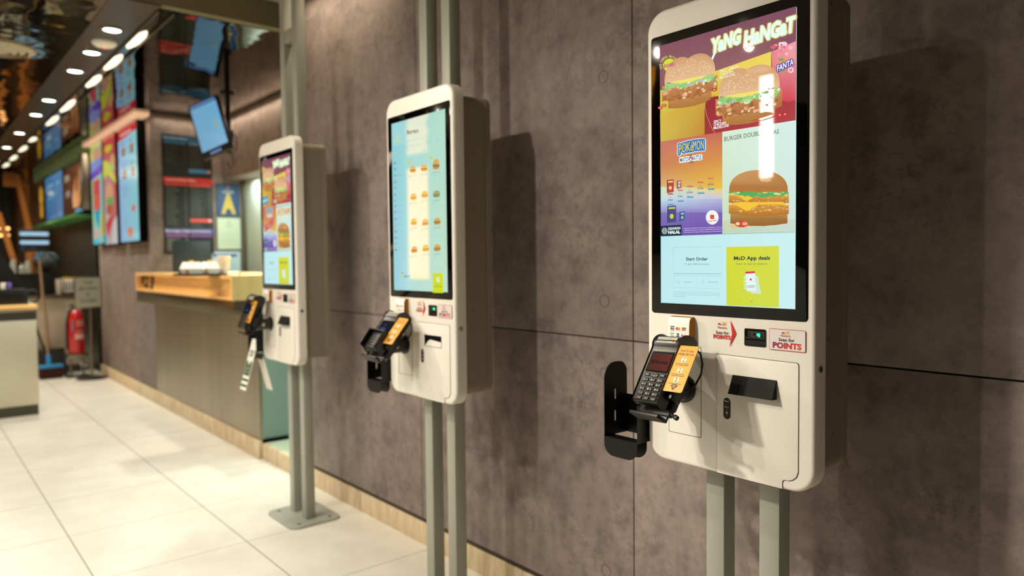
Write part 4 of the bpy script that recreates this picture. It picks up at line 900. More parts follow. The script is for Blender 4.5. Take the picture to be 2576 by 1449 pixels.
# things standing on the counter
def on_counter(px, y): p = AT(px, 700, 1, y); return p.x
y_ = 5.7; x0 = on_counter(436, y_); x1 = on_counter(531, y_); root = thing('order_monitor', 'dark back of a monitor standing on the pick-up counter', 'monitor', ((x0+x1)/2, y_, CZ1))
zt = AT(480, 606, 1, y_).z-CZ1; hw = (x1-x0)/2
m = MB(); m.box(-hw, hw, -.012, .012, .012, zt, 'hood_slate', .004) if 'hood_slate' in M else m.box(-hw, hw, -.012, .012, .012, zt, 'hood_black', .004); m.build('housing', root)
m = MB(); m.box(-hw*.6, hw*.6, -.05, .07, 0, .012, 'black_plastic', .003); m.build('foot', root)
y_ = 4.86; x0 = on_counter(452, y_); x1 = on_counter(588, y_)
root = thing('serving_tray', 'dark serving tray under two food boxes on the pick-up counter', 'tray', ((x0+x1)/2, y_, CZ1)); W_ = (x1-x0)/2
m = MB(); m.box(-W_, W_, -.11, .11, .0, .006, 'black_plastic', .002)
for a in ((-W_, W_, -.116, -.108), (-W_, W_, .108, .116), (-W_-.006, -W_+.002, -.116, .116), (W_-.002, W_+.006, -.116, .116)): m.box(*a, .0, .014, 'black_plastic', .002)
m.build('tray_body', root)
def clam(px0, px1, label, tabc):
    a = on_counter(px0, y_); b = on_counter(px1, y_); hw = (b-a)/2; h = .082
    root = thing('burger_box', label, 'food box', ((a+b)/2, y_, CZ1+.006), 'food boxes on the tray')
    def cone(z0, z1, w0, w1, nm):
        m = MB(); vs = []; d0, d1 = w0*.9, w1*.9
        vs = [(-w0, -d0, z0), (w0, -d0, z0), (w0, d0, z0), (-w0, d0, z0), (-w1, -d1, z1), (w1, -d1, z1), (w1, d1, z1), (-w1, d1, z1)]
        m.add(vs, [(0, 1, 2, 3), (4, 5, 6, 7), (0, 1, 5, 4), (1, 2, 6, 5), (2, 3, 7, 6), (3, 0, 4, 7)], 'paper_white'); m.build(nm, root)
    cone(0, h*.48, hw*.80, hw, 'box_base'); cone(h*.48, h, hw*.99, hw*.72, 'lid')
    m = MB(); m.box(-.012, .012, -.006, .006, h-.002, h+.010, tabc, .002); m.build('tab', root)
    A = Art(face_y(0, -hw*.80, 0), 'print', None, .0); A.F = lambda u, v, c=0: Vector((u, -(hw*.9*.80+(hw*.9*.20)*v/(h*.48))-.0012, v))
    A.poly([(-hw*.80, .002), (-hw*.45, .002), (-hw*.60, h*.40), (-hw*.93, h*.40)], 'd88850', 0); A.build('box_print', root)
clam(458, 507, 'white burger box on the left of the tray', 'orange_card'); clam(509, 549, 'white burger box between the other box and the paper cup', 'orange_card')
a = on_counter(564, y_-.02); root = thing('paper_cup', 'pale paper cup on the right of the tray', 'cup', (a, y_-.02, CZ1+.006))
m = MB(); m.lathe([(.030, 0), (.041, .115), (.043, .118), (.040, .120), (.0389, .116), (.029, .004)], fr((0, 0, 0)), 'cup_paper', 28); m.build('cup_body', root)
A = Art(lambda u, v, c=0: Vector(((.0308+.011*v/.115+c)*math.sin(u), -(.0308+.011*v/.115+c)*math.cos(u), v)), 'print', None, .0004)
for u0, u1, v0, v1, c in ((-.75, -.45, .002, .028, 'd85030'), (.35, .55, .0, .11, 'e8b040'), (-.3, -.05, .05, .085, 'e8a888'), (-1.4, -1.2, .01, .1, 'f0c070')):
    for i in range(4): A.rect(u0+(u1-u0)*i/4, v0, u0+(u1-u0)*(i+1)/4, v1, c, 0)
A.build('cup_print', root)
a = on_counter(588, 4.72); m = MB(); m.box(-.03, .03, -.03, .03, 0, .022, 'paper_white', .003); o = m.build('napkin_stack'); o.location = (a, 4.74, CZ1); tag(o, 'small stack of white napkins at the near end of the pick-up counter', 'napkins')

# hanging monitor
e1 = Vector((.652, -.666, .363)).normalized(); e2 = Vector((.091, -.406, -.909)).normalized(); e2 = (e2-e1*e1.dot(e2)).normalized(); n = e1.cross(-e2)
Pm = Vector((1.70, 5.74, 2.401)); W_, L_ = .215, .377
root = thing('hanging_monitor', 'tilted blue-lit monitor hanging on a black pole above the pick-up counter', 'monitor', Pm)
F = fr((0, 0, 0), e1, -e2, n)
m = MB(); m.prism(rrect(-.012, W_+.018, -L_-.055, .028, .008, 3), F, -.030, -.001, 'black_plastic', .004); m.build('housing', root)
A = Art(F, 'far_display', None, .0005)
A.rect(0, -L_, W_, -.012, ['84b4d4', '8cc0e4', '70b4dc', '7cb0d4'], 0); A.rect(0, -.008, W_, .018, '3a5c88', 0)
for i in range(9): A.rect(.008+i*.022, -.002, .024+i*.022, .012, '7c9cd0', 1)
A.rect(.06, -L_-.040, .15, -L_-.022, '8090c8', 0); A.ell(.165, -.20, .012, .05, '98b8a0', 1, 12); A.build('screen_image', root)
q = F(W_*.8, -L_*.45, -.03); px_ = AT(573, 280, 1, 5.78); r0 = px_-Pm
m = MB(); m.tube([(r0.x, r0.y, ZM-Pm.z+.0), (r0.x, r0.y, -.30)], .020, 'black_metal', 14); m.build('pole', root)
m = MB(); m.lathe([(.05, 0), (.05, -.012), (.0001, -.012)], fr((r0.x, r0.y, ZM-Pm.z)), 'black_metal', 20); m.build('ceiling_plate', root)
m = MB(); m.tube([q, (r0.x, r0.y, -.17)], .018, 'black_metal', 10); m.box(r0.x-.03, r0.x+.03, r0.y-.03, r0.y+.03, -.21, -.12, 'black_plastic', .004); m.build('bracket', root)
m = MB(); m.tube([(r0.x+.02, r0.y, -.13), (r0.x+.06, r0.y, -.17), (r0.x+.06, r0.y, -.26), (r0.x+.02, r0.y, -.30), (r0.x+.03, r0.y-.02, -.38), (r0.x, r0.y-.02, -.42), (r0.x-.02, r0.y-.02, -.37)], .005, 'rubber', 8); m.build('cable', root)

# menu screens on the column
def blocks(A, cols, n, seed):
    rs = random.Random(seed)
    for i in range(n):
        x = rs.uniform(0, .8); y = rs.uniform(.05, .9); A.ell(x+.1, y, rs.uniform(.08, .22), rs.uniform(.015, .05), rs.choice(cols), 2+i % 3, 9, jit=.2)
def ds1(A):
    A.rect(0, 0, 1, 1, ['98bce0', '90d0d4', '94d4d8', '9cb8e4'], 0); A.poly([(0, .90), (1, .93), (1, 1), (0, 1)], 'c82c34', 1)
    A.rect(.15, .93, .75, .96, 'e0a098', 2)
    for (x, y, h) in ((.30, .80, .075), (.75, .80, .075), (.33, .60, .08), (.78, .60, .08)):
        for i, c in enumerate(('d0904c', '707848', 'b87840', '8c5c34')): A.ell(x, y+h*.35-i*h*.27, .11, h*.16, c, 3+i, 10)
        A.rect(x-.12, y+h*.7, x+.02, y+h*.85, '709cb0', 3); A.rect(x-.12, y+h*.95, x+.08, y+h*1.05, '709cb0', 3)
    rows(A, .2, .8, .38, .5, 5, '70a0b0', 3, False); A.ell(.75, .28, .12, .035, 'd08070', 3, 8, jit=.2); rows(A, .2, .7, .14, .20, 3, '80a8b8', 3, False); A.ell(.55, .08, .16, .045, 'd88860', 3, 9, jit=.2)
def ds2(A):
    A.rect(0, 0, 1, 1, ['c8c0b8', 'c07068', 'c03430', 'b83030'], 0); A.text('Wow', (.15, .86), (.85, .88), .06, 'd0c030', 3, .08, .2, up=(0, 1)) if False else A.ell(.5, .89, .35, .035, 'ccc030', 2, 10, jit=.3)
    A.poly([(0, .80), (.4, .78), (1, .58), (1, .54), (.35, .66), (0, .62)], 'c8cc38', 1); A.ell(.78, .76, .2, .06, 'd8a068', 2, 12); A.ell(.75, .70, .2, .04, '9ab85c', 3, 10, jit=.2)
    A.ell(.45, .47, .3, .10, 'dca078', 3, 14, jit=.05); A.ell(.5, .40, .32, .04, '78a860', 4, 10, jit=.2); A.ell(.45, .33, .28, .06, 'b8604c', 3, 12, jit=.1); A.poly([(.5, .0), (1, 0), (1, .25), (.7, .2)], 'c8ccc8', 2); A.ell(.1, .05, .12, .05, '60c0d8', 3, 8)
    A.poly([(.1, .2), (.8, .3), (.6, .2), (.2, .05)], 'c83c48', 2)
def ds3(A):
    A.rect(0, 0, 1, 1, ['88c8c0', '90c8b8', 'a8c080', 'c0c040'], 0); A.poly([(0, .70), (1, .74), (1, .85), (0, .83)], '8090d0', 1); A.poly([(0, .65), (1, .69), (1, .77), (0, .72)], '6c3cb8', 2)
    A.rect(.15, .36, .85, .64, 'c83c50', 2); A.rect(.2, .30, .75, .50, 'd05c4c', 3); A.rect(.25, .84, .9, .94, 'd09878', 2); A.poly([(.25, .33), (.75, .34), (.6, .15), (.3, .24)], '18a4bc', 4)
    A.rect(.78, .30, 1, .66, '90c8c0', 3); A.poly([(.7, .05), (1, .1), (1, .3), (.8, .3)], 'c8b848', 3); A.ell(.3, .1, .2, .05, 'e0a0a0', 3, 8); A.ell(.3, .02, .3, .03, '50c0d8', 4, 8)
g = 'portrait menu screens on the column'
XS = 1.640
flat_sign('menu_screen', 'portrait menu screen, pale blue with red top band, nearest the column corner', 'menu screen', [(299, 327), (346, 303), (348, 604), (302, 611)], 0, XS, .06, 'black_matte', ds1, 'far_display', g, .008)
flat_sign('menu_screen', 'red and yellow portrait menu screen, middle one on the column', 'menu screen', [(259, 350), (291, 333), (294, 613), (264, 615)], 0, XS, .06, 'black_matte', ds2, 'far_display', g, .006)
flat_sign('menu_screen', 'portrait menu screen with purple and crimson blocks, leftmost on the column', 'menu screen', [(229, 368), (256, 352), (261, 612), (234, 614)], 0, XS, .06, 'black_matte', ds3, 'far_display', g, .006)
# landscape menu screens above the service counter
g = 'wide menu screens over the service counter'
def db1(A):
    A.rect(0, 0, 1, 1, ['3a2418', '6a3c20', '7a4428', '4a2c1c'], 0)
    A.poly([(.50, .12), (.78, .10), (1, .35), (1, .95), (.85, .95), (.62, .65), (.48, .35)], ['f0b080', 'e8a468', 'c07848', '90542c', 'a46438', 'd89060', 'f0b080'], 1); A.poly([(.75, .9), (.85, .95), (.72, .4), (.64, .5)], '6a3c24', 2); A.arches(.08, .72, .28, .14, 'c8c0a0', 2); A.arches(.12, .38, .26, .14, 'b8b0a0', 2); A.rect(.6, .0, 1, .07, '58a8c8', 2)
def db2(A): A.rect(0, 0, 1, 1, ['3c6c98', '487cac', '5488b4', '4a7ca8'], 0); blocks(A, ['5c84a4', '44688c', '6c94ac'], 14, 3); A.ell(.3, .62, .18, .035, 'c8d0c8', 6, 10); rows(A, .5, .9, .15, .35, 4, '3c5878', 5, False)
def db3(A): A.rect(0, 0, 1, 1, '33261a', 0); A.ell(.5, .62, .22, .22, 'c08c24', 1, 16); A.rect(.34, .12, .66, .62, 'd09828', 2); A.rect(.40, .40, .60, .44, '5c4420', 3)
XG = 1.58
flat_sign('menu_screen', 'brown wide menu screen with an ice cream cone picture, first over the service counter', 'menu screen', [(160, 428), (208, 403), (208, 530), (160, 545)], 0, XG, .06, 'black_matte', db1, 'far_display', g, .01)
flat_sign('menu_screen', 'blue wide menu screen between the brown and the dark ones', 'menu screen', [(115, 447), (158, 429), (158, 546), (117, 557)], 0, XG, .06, 'black_matte', db2, 'far_display', g, .01)
flat_sign('menu_screen', 'dark wide menu screen with a yellow upright shape, last over the service counter', 'menu screen', [(93, 455), (113, 448), (115, 558), (96, 563)], 0, XG, .06, 'black_matte', db3, 'far_display', g, .01)
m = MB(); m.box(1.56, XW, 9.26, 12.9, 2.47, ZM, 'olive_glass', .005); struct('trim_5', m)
root = thing('glass_canopy', 'green-lit glass shelf under the wide menu screens', 'shelf', (1.50, 9.31, 1.775))
m = MB(); m.box(0, .22, 0, 3.4, 0, .035, 'green_glass', .004); m.build('glass_edge', root)
m = MB(); m.box(.04, .2, .1, 3.3, .035, .045, 'steel_dark'); m.build('channel', root)
m = MB(); m.box(1.56, XW, 9.20, 9.30, 1.85, ZM-.1, 'steel', .004); struct('trim_6', m)

# ================================================================== CEILING FITTINGS
for i, y in enumerate(DLY):
    root = thing('ceiling_downlight', 'round white downlight in the dark ceiling strip', 'downlight', (.955, y, ZM-.004), 'downlights in the ceiling strip')
    m = MB(); m.lathe([(.062, 0), (.062, -.006), (.048, -.008), (.044, -.002)], fr((0, 0, 0)), 'chrome', 28, False); m.build('trim_ring', root)
    m = MB(); m.lathe([(.045, -.003), (.0001, -.003)], fr((0, 0, 0)), 'lamp_white', 28, False); m.build('lamp_face', root)
root = thing('smoke_detector', 'round white ceiling detector with a red light between the first downlights', 'smoke detector', (.97, 4.884, ZM-.004))
m = MB(); m.lathe([(.066, 0), (.066, -.012), (.050, -.026), (.020, -.030), (.0001, -.030)], fr((0, 0, 0)), 'paper_white', 28, False); m.build('detector_body', root)
m = MB(); m.lathe([(.008, -.0300), (.007, -.033), (.0001, -.034)], fr((0, 0, 0)), 'led_red', 12, False); m.build('red_light', root)
root = thing('air_diffuser', 'large round pale air diffuser in the mirror ceiling at the left edge', 'air diffuser', (.50, 5.42, ZM))
for j, (a, b) in enumerate(((.19, .155), (.140, .110), (.095, .070), (.05, .0001))):
    m = MB(); m.lathe([(a, 0), (a, -.008-.006*j), (b, -.022-.004*j), (b, -.012)], fr((0, 0, 0)), 'plaster', 36, False); m.build('diffuser_ring', root)
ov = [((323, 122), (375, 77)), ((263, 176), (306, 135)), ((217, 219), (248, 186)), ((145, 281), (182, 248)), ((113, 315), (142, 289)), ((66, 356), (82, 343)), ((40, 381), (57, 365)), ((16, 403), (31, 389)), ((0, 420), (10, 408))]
for (x0, y0), (x1, y1) in ov:  # glowing ovals imitate light scallops reflected in the mirror ceiling, no lamps there
    p, q = AT(x0, y0, 2, ZM), AT(x1, y1, 2, ZM); root = thing('scallop_glow', 'long oval cream glow along the ceiling trim, standing for a reflected light scallop', 'reflected glow', (1.110, (p.y+q.y)/2, ZM), 'oval reflected glows along the ceiling trim')
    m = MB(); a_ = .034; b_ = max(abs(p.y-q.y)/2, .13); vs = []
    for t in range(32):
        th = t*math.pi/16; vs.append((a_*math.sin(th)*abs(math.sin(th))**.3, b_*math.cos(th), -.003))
    m.add(vs, [tuple(range(32))], 'oval_glow'); m.build('lens', root)
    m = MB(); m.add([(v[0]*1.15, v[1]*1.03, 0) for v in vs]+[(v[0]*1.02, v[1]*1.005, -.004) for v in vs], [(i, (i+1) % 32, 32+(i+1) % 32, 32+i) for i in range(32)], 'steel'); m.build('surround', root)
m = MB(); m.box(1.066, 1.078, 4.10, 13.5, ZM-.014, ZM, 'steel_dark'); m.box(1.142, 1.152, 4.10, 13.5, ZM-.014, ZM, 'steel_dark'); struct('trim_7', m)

# ================================================================== FAR LEFT: COUNTERS AND FLOOR THINGS
Y1 = 7.12; za = AT(60, 768, 1, Y1).z; xr = .862
root = thing('service_counter', 'steel-fronted counter with a wooden top at the left edge', 'counter', (xr, Y1, 0))
def ob(m, nm): return off(m, (xr, Y1, 0)).build(nm, root)
m = MB(); m.box(-.9, xr, Y1, Y1+.62, za-.034, za, 'wood', .004); ob(m, 'worktop')
m = MB(); m.box(-.9, xr+.003, Y1-.004, Y1+.62, za-.052, za-.034, 'chrome', .003); ob(m, 'edge_strip')
m = MB(); m.box(-.9, xr-.012, Y1+.012, Y1+.6, za-.125, za-.052, 'steel_dark'); ob(m, 'recess_band')
m = MB(); m.box(-.9, xr-.016, Y1, Y1+.6, .085, za-.125, 'counter_steel' if 'counter_steel' in M else 'steel', .006); ob(m, 'front_panel')
m = MB(); m.box(-.9, xr-.022, Y1+.004, Y1+.6, 0, .085, 'steel_dark'); ob(m, 'plinth')
def P1(px, py, y): return AT(px, py, 1, y)
p = P1(0, 765, 7.35); q = P1(66, 735, 7.35); root = thing('cash_drawer', 'black box on the wooden counter at the left edge', 'box', ((p.x+q.x)/2, 7.35, za)); hw = (q.x-p.x)/2+.02
m = MB(); m.box(-hw-.1, hw-.02, -.10, .14, 0, .13, 'black_plastic', .004); m.build('casing', root); m = MB(); m.box(-hw-.05, hw-.05, -.104, -.100, .02, .10, 'black_metal', .002); m.build('drawer_front', root)
root = thing('till_screen', 'black slanted till screen leaning over the counter at the left edge', 'till', (P1(20, 700, 7.45).x, 7.55, za+.14))
a, b, c_, d_ = [P1(x, y, 7.55)-Vector(root.location) for x, y in ((0, 640), (14, 650), (62, 728), (40, 735))]
m = MB(); vs = [a+Vector((-.12, 0, .02)), a, b, c_, d_, a+Vector((-.12, 0, -.16))]; k_ = len(vs)
m.add([v for v in vs]+[v+Vector((0, .05, 0)) for v in vs], [tuple(range(k_)), tuple(range(2*k_-1, k_-1, -1))]+[(i, (i+1) % k_, k_+(i+1) % k_, k_+i) for i in range(k_)], 'black_plastic'); m.build('screen_housing', root)
m = MB(); m.box(-.02, .02, .03, .07, 0, .08, 'black_metal', .003); m.build('stem', root)
# wire basket handle and small colourful packets beside it
p = P1(83, 760, 7.5); m = MB(); m.tube([(.045*math.cos(t*math.pi/8)-.0, 0, .055+.055*math.sin(t*math.pi/8)) for t in range(17)], .007, 'rubber', 8); o = m.build('cable_loop'); o.location = (p.x, 7.5, za+.002); tag(o, 'black loop of cable lying on the wooden counter beside the black box', 'cable')
for (x, y, c, lb) in ((10, 722, 'paper_white', 'small white packet in front of the till screen'), (20, 722, 'violet', 'small violet packet in front of the till screen'), (66, 755, 'blue_white', 'small pale blue packet on the wooden counter by the cable loop')):
    if c not in M: mat(c, {'violet': '6a58a8', 'blue_white': '9ab0c4'}[c], .4)
    zz = za+.130 if y < 740 else za; p = P1(x, y, 7.28); m = MB(); m.box(-.025, .025, -.012, .012, 0, .055 if y < 740 else .03, c, .006); o = m.build('packet'); o.location = (p.x, 7.28, zz); tag(o, lb, 'packet')

# back counter
Y2 = 9.62; zb2 = P1(150, 741, Y2).z; xa, xb = P1(60, 741, Y2).x-.5, P1(205, 741, Y2).x
root = thing('back_counter', 'low steel back counter behind the broom and fire extinguisher', 'counter', (xb, Y2, 0))
def ob(m, nm): return off(m, (xb, Y2, 0)).build(nm, root)
m = MB(); m.box(xa, xb, Y2-.02, Y2+.6, zb2-.04, zb2, 'steel', .004); ob(m, 'worktop')
m = MB(); m.box(xa, xb-.01, Y2, Y2+.58, .09, zb2-.04, 'counter_steel' if 'counter_steel' in M else 'steel', .004); ob(m, 'front_panel')
m = MB(); m.box(xa, xb-.03, Y2+.03, Y2+.58, 0, .09, 'steel_dark'); ob(m, 'plinth')
def sit(px, y): return (P1(px, 735, y).x, y, zb2)
root = thing('black_bin', 'black box-shaped bin on the back counter, left of the cups', 'container', sit(92, 9.75)); hw = (P1(133, 700, 9.75).x-P1(48, 700, 9.75).x)/2; hh = P1(90, 690, 9.75).z-zb2
m = MB(); m.box(-hw, hw, -.1, .2, 0, hh, 'black_plastic', .008); m.build('bin_body', root); m = MB(); m.box(-hw-.01, hw+.01, -.11, .21, hh, hh+.012, 'black_metal', .003); m.build('rim', root)
root = thing('paper_bag', 'dark bunched bag lying over the black bin', 'bag', (P1(118, 690, 9.8).x, 9.82, zb2+hh+.012))
bm = bmesh.new(); bmesh.ops.create_icosphere(bm, subdivisions=3, radius=1)
for v in bm.verts: f_ = 1+.12*math.sin(v.co.x*7+v.co.z*5)+.08*math.sin(v.co.y*11); v.co = Vector((v.co.x*.13*f_, v.co.y*.1*f_, (v.co.z*f_+1.17)*.11))
m = MB(); bm.verts.index_update(); m.bm(bm, 'sack'); m.build('bag_body', root, 80)
m = MB(); m.tube([(-.06, -.06, .2), (0, -.08, .25), (.06, -.06, .2)], .01, 'sack', 8); m.build('bag_handle', root)
for px, r, h, lb in ((36, .028, .17, 'tall clear pump bottle at the left of the back counter'), (58, .03, .10, 'short clear jar between the two clear pump bottles'), (72, .026, .15, 'clear pump bottle just left of the broom handle')):
    x, y, z = sit(px, 9.7); root = thing('clear_bottle', lb, 'bottle', (x, 9.71, zb2+hh+.012))
    m = MB(); m.lathe([(r, 0), (r, h*.7), (r*.5, h*.85), (r*.4, h)], fr((0, 0, 0)), 'clear_plastic', 16); m.build('bottle_body', root)
    m = MB(); m.lathe([(r*.5, h), (r*.5, h+.02), (.0001, h+.02)], fr((0, 0, 0)), 'chrome', 14); m.build('cap', root)
for px, lb in ((149, 'stack of paper cups on the back counter beside the black bin'), (152, 'stack of pale cups on the back counter beside the yellow-topped box')):
    x, y, z = sit(px, 9.66); root = thing('cup_stack', lb, 'cups', (x, 9.68 if px < 150 else 9.84, zb2))
    for i in range(5):
        m = MB(); m.lathe([(.026, .02*i), (.036, .02*i+.09), (.038, .02*i+.093), (.035, .02*i+.093)], fr((0, 0, 0)), 'paper_white', 16); m.build('cup', root)
x, y, z = sit(174, 9.68); root = thing('sachet_box', 'white box with yellow top on the back counter behind the sign', 'box', (x, 9.70, zb2)); m = MB(); m.box(-.06, .06, -.04, .04, .02, .17, 'paper_white', .004); m.build('carton', root)
m = MB(); m.box(-.062, .062, -.042, .042, .17, .19, 'panel_carton' if 'panel_carton' in M else 'orange_card', .003); m.build('lid', root); m = MB(); m.box(-.07, .07, -.05, .05, 0, .02, 'black_plastic', .003); m.build('stand', root)
A = Art(face_y(-.06, -.0405, .02), 'print', None, .0004)
for i in range(4): A.rect(.012+i*.028, .02, .028+i*.028, .13, ('3c3c38', '58544c')[i % 2], 0)
A.build('carton_print', root)
# customer display on its pole
Yd = 9.3; a = P1(46, 577, Yd); b = P1(127, 634, Yd); cx, cz = (a.x+b.x)/2, (a.z+b.z)/2
root = thing('order_display', 'black order display with two pale blue rows of text, above the broom', 'display', (cx, Yd+.85, zb2))
hw, hh2 = (b.x-a.x)/2, (a.z-b.z)/2; dz = cz-zb2
m = MB(); m.box(-hw, hw, -.85, -.81, dz-hh2, dz+hh2, 'black_plastic', .006); m.build('housing', root)
A = Art(fr((-hw, -.85, dz-hh2), (1, 0, 0), (0, 0, 1), (0, -1, 0)), 'far_display', None, .0008)
for v in (.80, .42): A.poly(rrect(hw*.06, hw*1.93, 2*hh2*v-.018, 2*hh2*v+.022, .015, 3), 'b4dcf4', 0)
A.ell(hw*.25, hh2*.35, .014, .012, '304878', 0); A.rect(hw*.7, hh2*.25, hw*1.1, hh2*.4, '303848', 0); A.build('display_rows', root)
m = MB(); m.tube([(-hw*.2, -.80, dz), (-hw*.2, -.4, dz+.02), (-hw*.2, .0, dz-.1), (-hw*.2, .0, 0)], .014, 'black_metal', 10); m.box(-hw*.2-.06, -hw*.2+.06, -.06, .06, 0, .015, 'black_metal', .003); m.build('display_arm', root)
# broom
bx = P1(130, 948, 9.23); bt = P1(98, 640, 9.50)
root = thing('broom', 'blue and silver broom leaning against the back counter', 'broom', (bx.x, 9.25, 0)); o_ = Vector(root.location)
top = bt-o_; low = Vector((P1(122, 900, 9.27).x-bx.x, .02, P1(122, 900, 9.27).z)); e_ = (top-low)
m = MB(); m.tube([low, top], .014, 'alu_pole', 12); m.build('handle_pole', root)
m = MB(); m.tube([top-e_*.035, top+e_*.03], .018, 'blue_plastic', 12); m.build('grip', root)
hw = (P1(158, 930, 9.25).x-P1(97, 930, 9.25).x)/2; zt = P1(130, 917, 9.25).z
m = MB(); m.box(-hw, hw, -.03, .03, zt-.035, zt, 'blue_plastic', .006); m.tube([Vector((low.x, 0, zt-.01)), low+e_*.03], .024, 'blue_plastic', 12); m.build('broom_head', root)
m = MB()
for i in range(26):
    x = -hw+.01+(2*hw-.02)*i/25; m.box(x-.006, x+.006, -.028, .028, 0, zt-.035, 'bristle')
m.build('bristles', root)
# dustpan
dx = P1(128, 940, 9.42); root = thing('dustpan', 'black upright dustpan with a long handle behind the broom head', 'dustpan', (dx.x, 9.42, 0)); hw = .15; zt = P1(120, 880, 9.42).z
m = MB(); m.add([(-hw, -.05, .004), (hw*1.05, -.05, .004), (hw*1.05, .12, .004), (-hw, .12, .004), (-hw, .04, zt), (hw*.95, .04, zt), (hw*.95, .12, zt), (-hw, .12, zt)], [(0, 1, 2, 3), (4, 5, 6, 7), (0, 1, 5, 4), (1, 2, 6, 5), (2, 3, 7, 6), (3, 0, 4, 7)], 'rubber'); m.build('pan', root)
m = MB(); m.box(-hw, hw*.95, .030, .045, zt-.02, zt, 'steel_dark', .002); m.build('pan_rim', root)
m = MB(); m.tube([(-.04, .06, zt-.03), (-.11, .10, zt+.25), (-.13, .12, zt+.42)], .012, 'rubber', 10); m.build('pan_handle', root)
# extinguisher on its stand
ex = P1(193, 888, 9.2); r = (P1(217, 850, 9.2).x-P1(168, 850, 9.2).x)/2*.86; z0 = ex.z; h = P1(193, 778, 9.2).z-z0
root = thing('extinguisher_stand', 'pale metal stand under the fire extinguisher', 'stand', (ex.x, 9.2, 0))
m = MB(); m.box(-r*1.25, r*1.3, -r*1.1, r*1.1, z0-.045, z0-.002, 'steel', .004); m.build('shelf', root)
for sx in (-.06, .06):
    m = MB(); m.tube([(sx, 0, .01), (sx, 0, z0-.03)], .012, 'steel', 10); m.build('leg', root)
m = MB(); m.box(-.11, .11, -.08, .08, 0, .012, 'steel_dark', .003); m.build('foot_plate', root)
root = thing('fire_extinguisher', 'red fire extinguisher with white label, standing below the grey sign', 'fire extinguisher', (ex.x, 9.2, z0))
m = MB(); m.lathe([(r*.92, 0), (r, .015), (r, h*.78), (r*.9, h*.88), (r*.62, h*.95), (r*.28, h), (r*.22, h*1.02)], fr((0, 0, 0)), 'red_paint', 32); m.build('cylinder', root)
A = Art(lambda u, v, c=0: Vector(((r+c)*math.sin(u), -(r+c)*math.cos(u), v)), 'print', None, .0008)
def band(u0, u1, v0, v1, c, l):
    for i in range(6): A.rect(u0+(u1-u0)*i/6, v0, u0+(u1-u0)*(i+1)/6, v1, c, l)
band(-.05, .95, h*.62, h*.76, 'd89088', 0); band(-.3, .95, h*.33, h*.45, 'e4b8ac', 0); band(-.75, -.42, h*.50, h*.76, '607088', 0); band(-.05, .8, h*.5, h*.53, 'd8a098', 0); band(-.3, .8, h*.27, h*.30, '8c2420', 0)
A.build('label', root)
m = MB(); m.lathe([(.022, h), (.022, h+.035), (.0001, h+.035)], fr((0, 0, 0)), 'chrome', 14); m.box(-.07, .02, -.01, .01, h+.03, h+.042, 'black_metal', .003); m.box(-.06, .02, -.01, .01, h+.052, h+.062, 'black_metal', .003); m.build('valve', root)
m = MB(); m.tube([(-.02, -.01, h+.02), (-r*.8, -.03, h*.97), (-r*1.12, -.02, h*.7), (-r*1.15, -.02, h*.25), (-r*1.12, -.02, h*.1)], .011, 'rubber', 10); m.build('hose', root)
# closed sign
Ys = 8.93; a = P1(185, 697, Ys); b = P1(257, 773, Ys); cx = (a.x+b.x)/2; bx = P1(232, 950, Ys).x; px_ = P1(228, 780, Ys).x
root = thing('closed_sign', 'grey board on a pole reading THIS SECTION IS CLOSED', 'sign', (bx, Ys, 0))
m = MB(); m.lathe([(.155, 0), (.155, .008), (.13, .018), (.02, .028)], fr((0, 0, 0)), 'steel_dark', 36); m.build('base', root)
m = MB(); m.tube([(0, .01, .02), (px_-bx, .01, b.z+.02)], .014, 'steel', 12); m.build('pole', root)
x0, x1 = a.x-bx, b.x-bx
m = MB(); m.box(x0, x1, -.008, .008, b.z, a.z, 'steel', .003); m.build('frame', root)
W_ = x1-x0; H_ = a.z-b.z; A = Art(fr((x0, -.008, b.z), (1, 0, 0), (0, 0, 1), (0, -1, 0)), 'print', None, .0008); A.rect(.012, .012, W_-.012, H_-.012, 'a4a896', 0)
for i, (t, w_) in enumerate((('THIS', .34), ('SECTION', .70), ('IS', .12), ('CLOSED', .62))): A.text(t, (W_*(.5-w_/2), H_*(.76-.19*i)), (W_*(.5+w_/2), H_*(.76-.19*i)), H_*.10, '4c5048', 1, .02)
A.build('board_print', root)
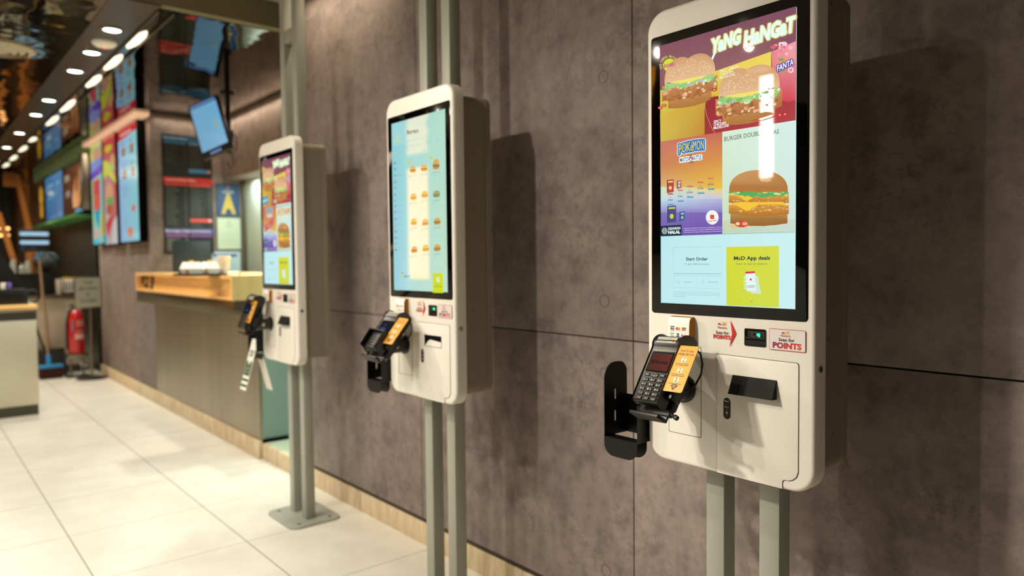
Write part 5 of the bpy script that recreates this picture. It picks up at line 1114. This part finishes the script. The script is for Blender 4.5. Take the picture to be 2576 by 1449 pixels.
# timber screen at the far end
root = thing('timber_screen', 'orange-brown slatted timber screen on diagonal posts at the far left', 'screen', (.9, 12.2, 0))
def T(px, py): p = P1(px, py, 12.2); return Vector((p.x-.9, 0, p.z))
m = MB()
for i in range(14): m.box(T(-10, 0).x, T(57, 0).x-.02*i*.6, -.02, .02, T(0, 468-i*2.6).z, T(0, 468-i*2.6).z+.011, 'timber_orange')
m.build('slats', root)
for (a, b) in (((42, 440), (88, 640)), ((-5, 535), (36, 660)), ((60, 430), (52, 380))):
    m = MB(); m.tube([T(*a), T(*b)], .045, 'timber_orange', 4); m.build('post', root)
m = MB(); m.box(T(50, 0).x-.03, T(50, 0).x+.03, .03, .09, 0, T(0, 380).z, 'timber_orange'); m.build('upright', root)
m = MB(); m.box(-2.6, P1(32, 600, 13.4).x, 13.35, 13.58, 0, ZM, 'dark_wall'); struct('wall_end_dark', m)
for (x, y) in ((2, 575), (19, 575), (2, 592), (19, 592)):
    yy = 12.9 if y < 580 else 13.2; p = P1(x, y, yy); root = thing('glass_lamp', 'tiny warm lamp in the dark at the far left edge', 'lamp', (p.x, yy, p.z), 'tiny warm lamps at the far left')
    m = MB(); m.lathe([(.02, -.02), (.028, 0), (.02, .02)], fr((0, 0, 0)), 'panel_lamp' if 'panel_lamp' in M else 'oval_glow', 14); m.build('globe', root)
    m = MB(); m.tube([(0, 0, .02), (0, 0, ZM-p.z)], .003, 'rubber', 6); m.build('wire', root)

# ================================================================== OPPOSITE SIDE (seen only in reflections)
for (y, w_, z0, z1, lb) in ((3.11, .105, 1.88, 2.68, 'tall narrow white wall light, middle of three'), (4.29, .09, 1.85, 2.49, 'tall narrow white wall light furthest down the wall'), (2.80, .07, 1.99, 2.57, 'tall narrow white wall light nearest the camera')):
    root = thing('wall_light', lb+' on the wall opposite the kiosks', 'wall light', (-2.595, y, z0))
    m = MB(); m.box(0, .03, -w_/2-.01, w_/2+.01, -.01, z1-z0+.01, 'black_metal', .003); m.build('casing', root)
    m = MB(); m.box(.03, .04, -w_/2, w_/2, 0, z1-z0, 'lamp_strip', .002); m.build('diffuser', root)
root = thing('light_panel', 'yellow lit panel on the wall opposite the kiosks', 'light panel', (-2.595, 8.2, 1.0))
m = MB(); m.box(0, .03, -.34, .34, -.02, 1.50, 'black_metal', .003); m.build('casing', root); m = MB(); m.box(.03, .04, -.24, .24, 0, 1.48, 'panel_yellow', .002); m.build('diffuser', root)
root = thing('light_panel', 'green lit sign on the wall opposite the kiosks', 'light panel', (-2.595, 2.72, 1.50))
m = MB(); m.box(0, .02, -.20, .12, 0, .22, 'black_metal', .003); m.build('casing', root)
for z in (.01, .13): m = MB(); m.box(.02, .026, -.19, .11, z, z+.07, 'panel_green', .002); m.build('lit_row', root)
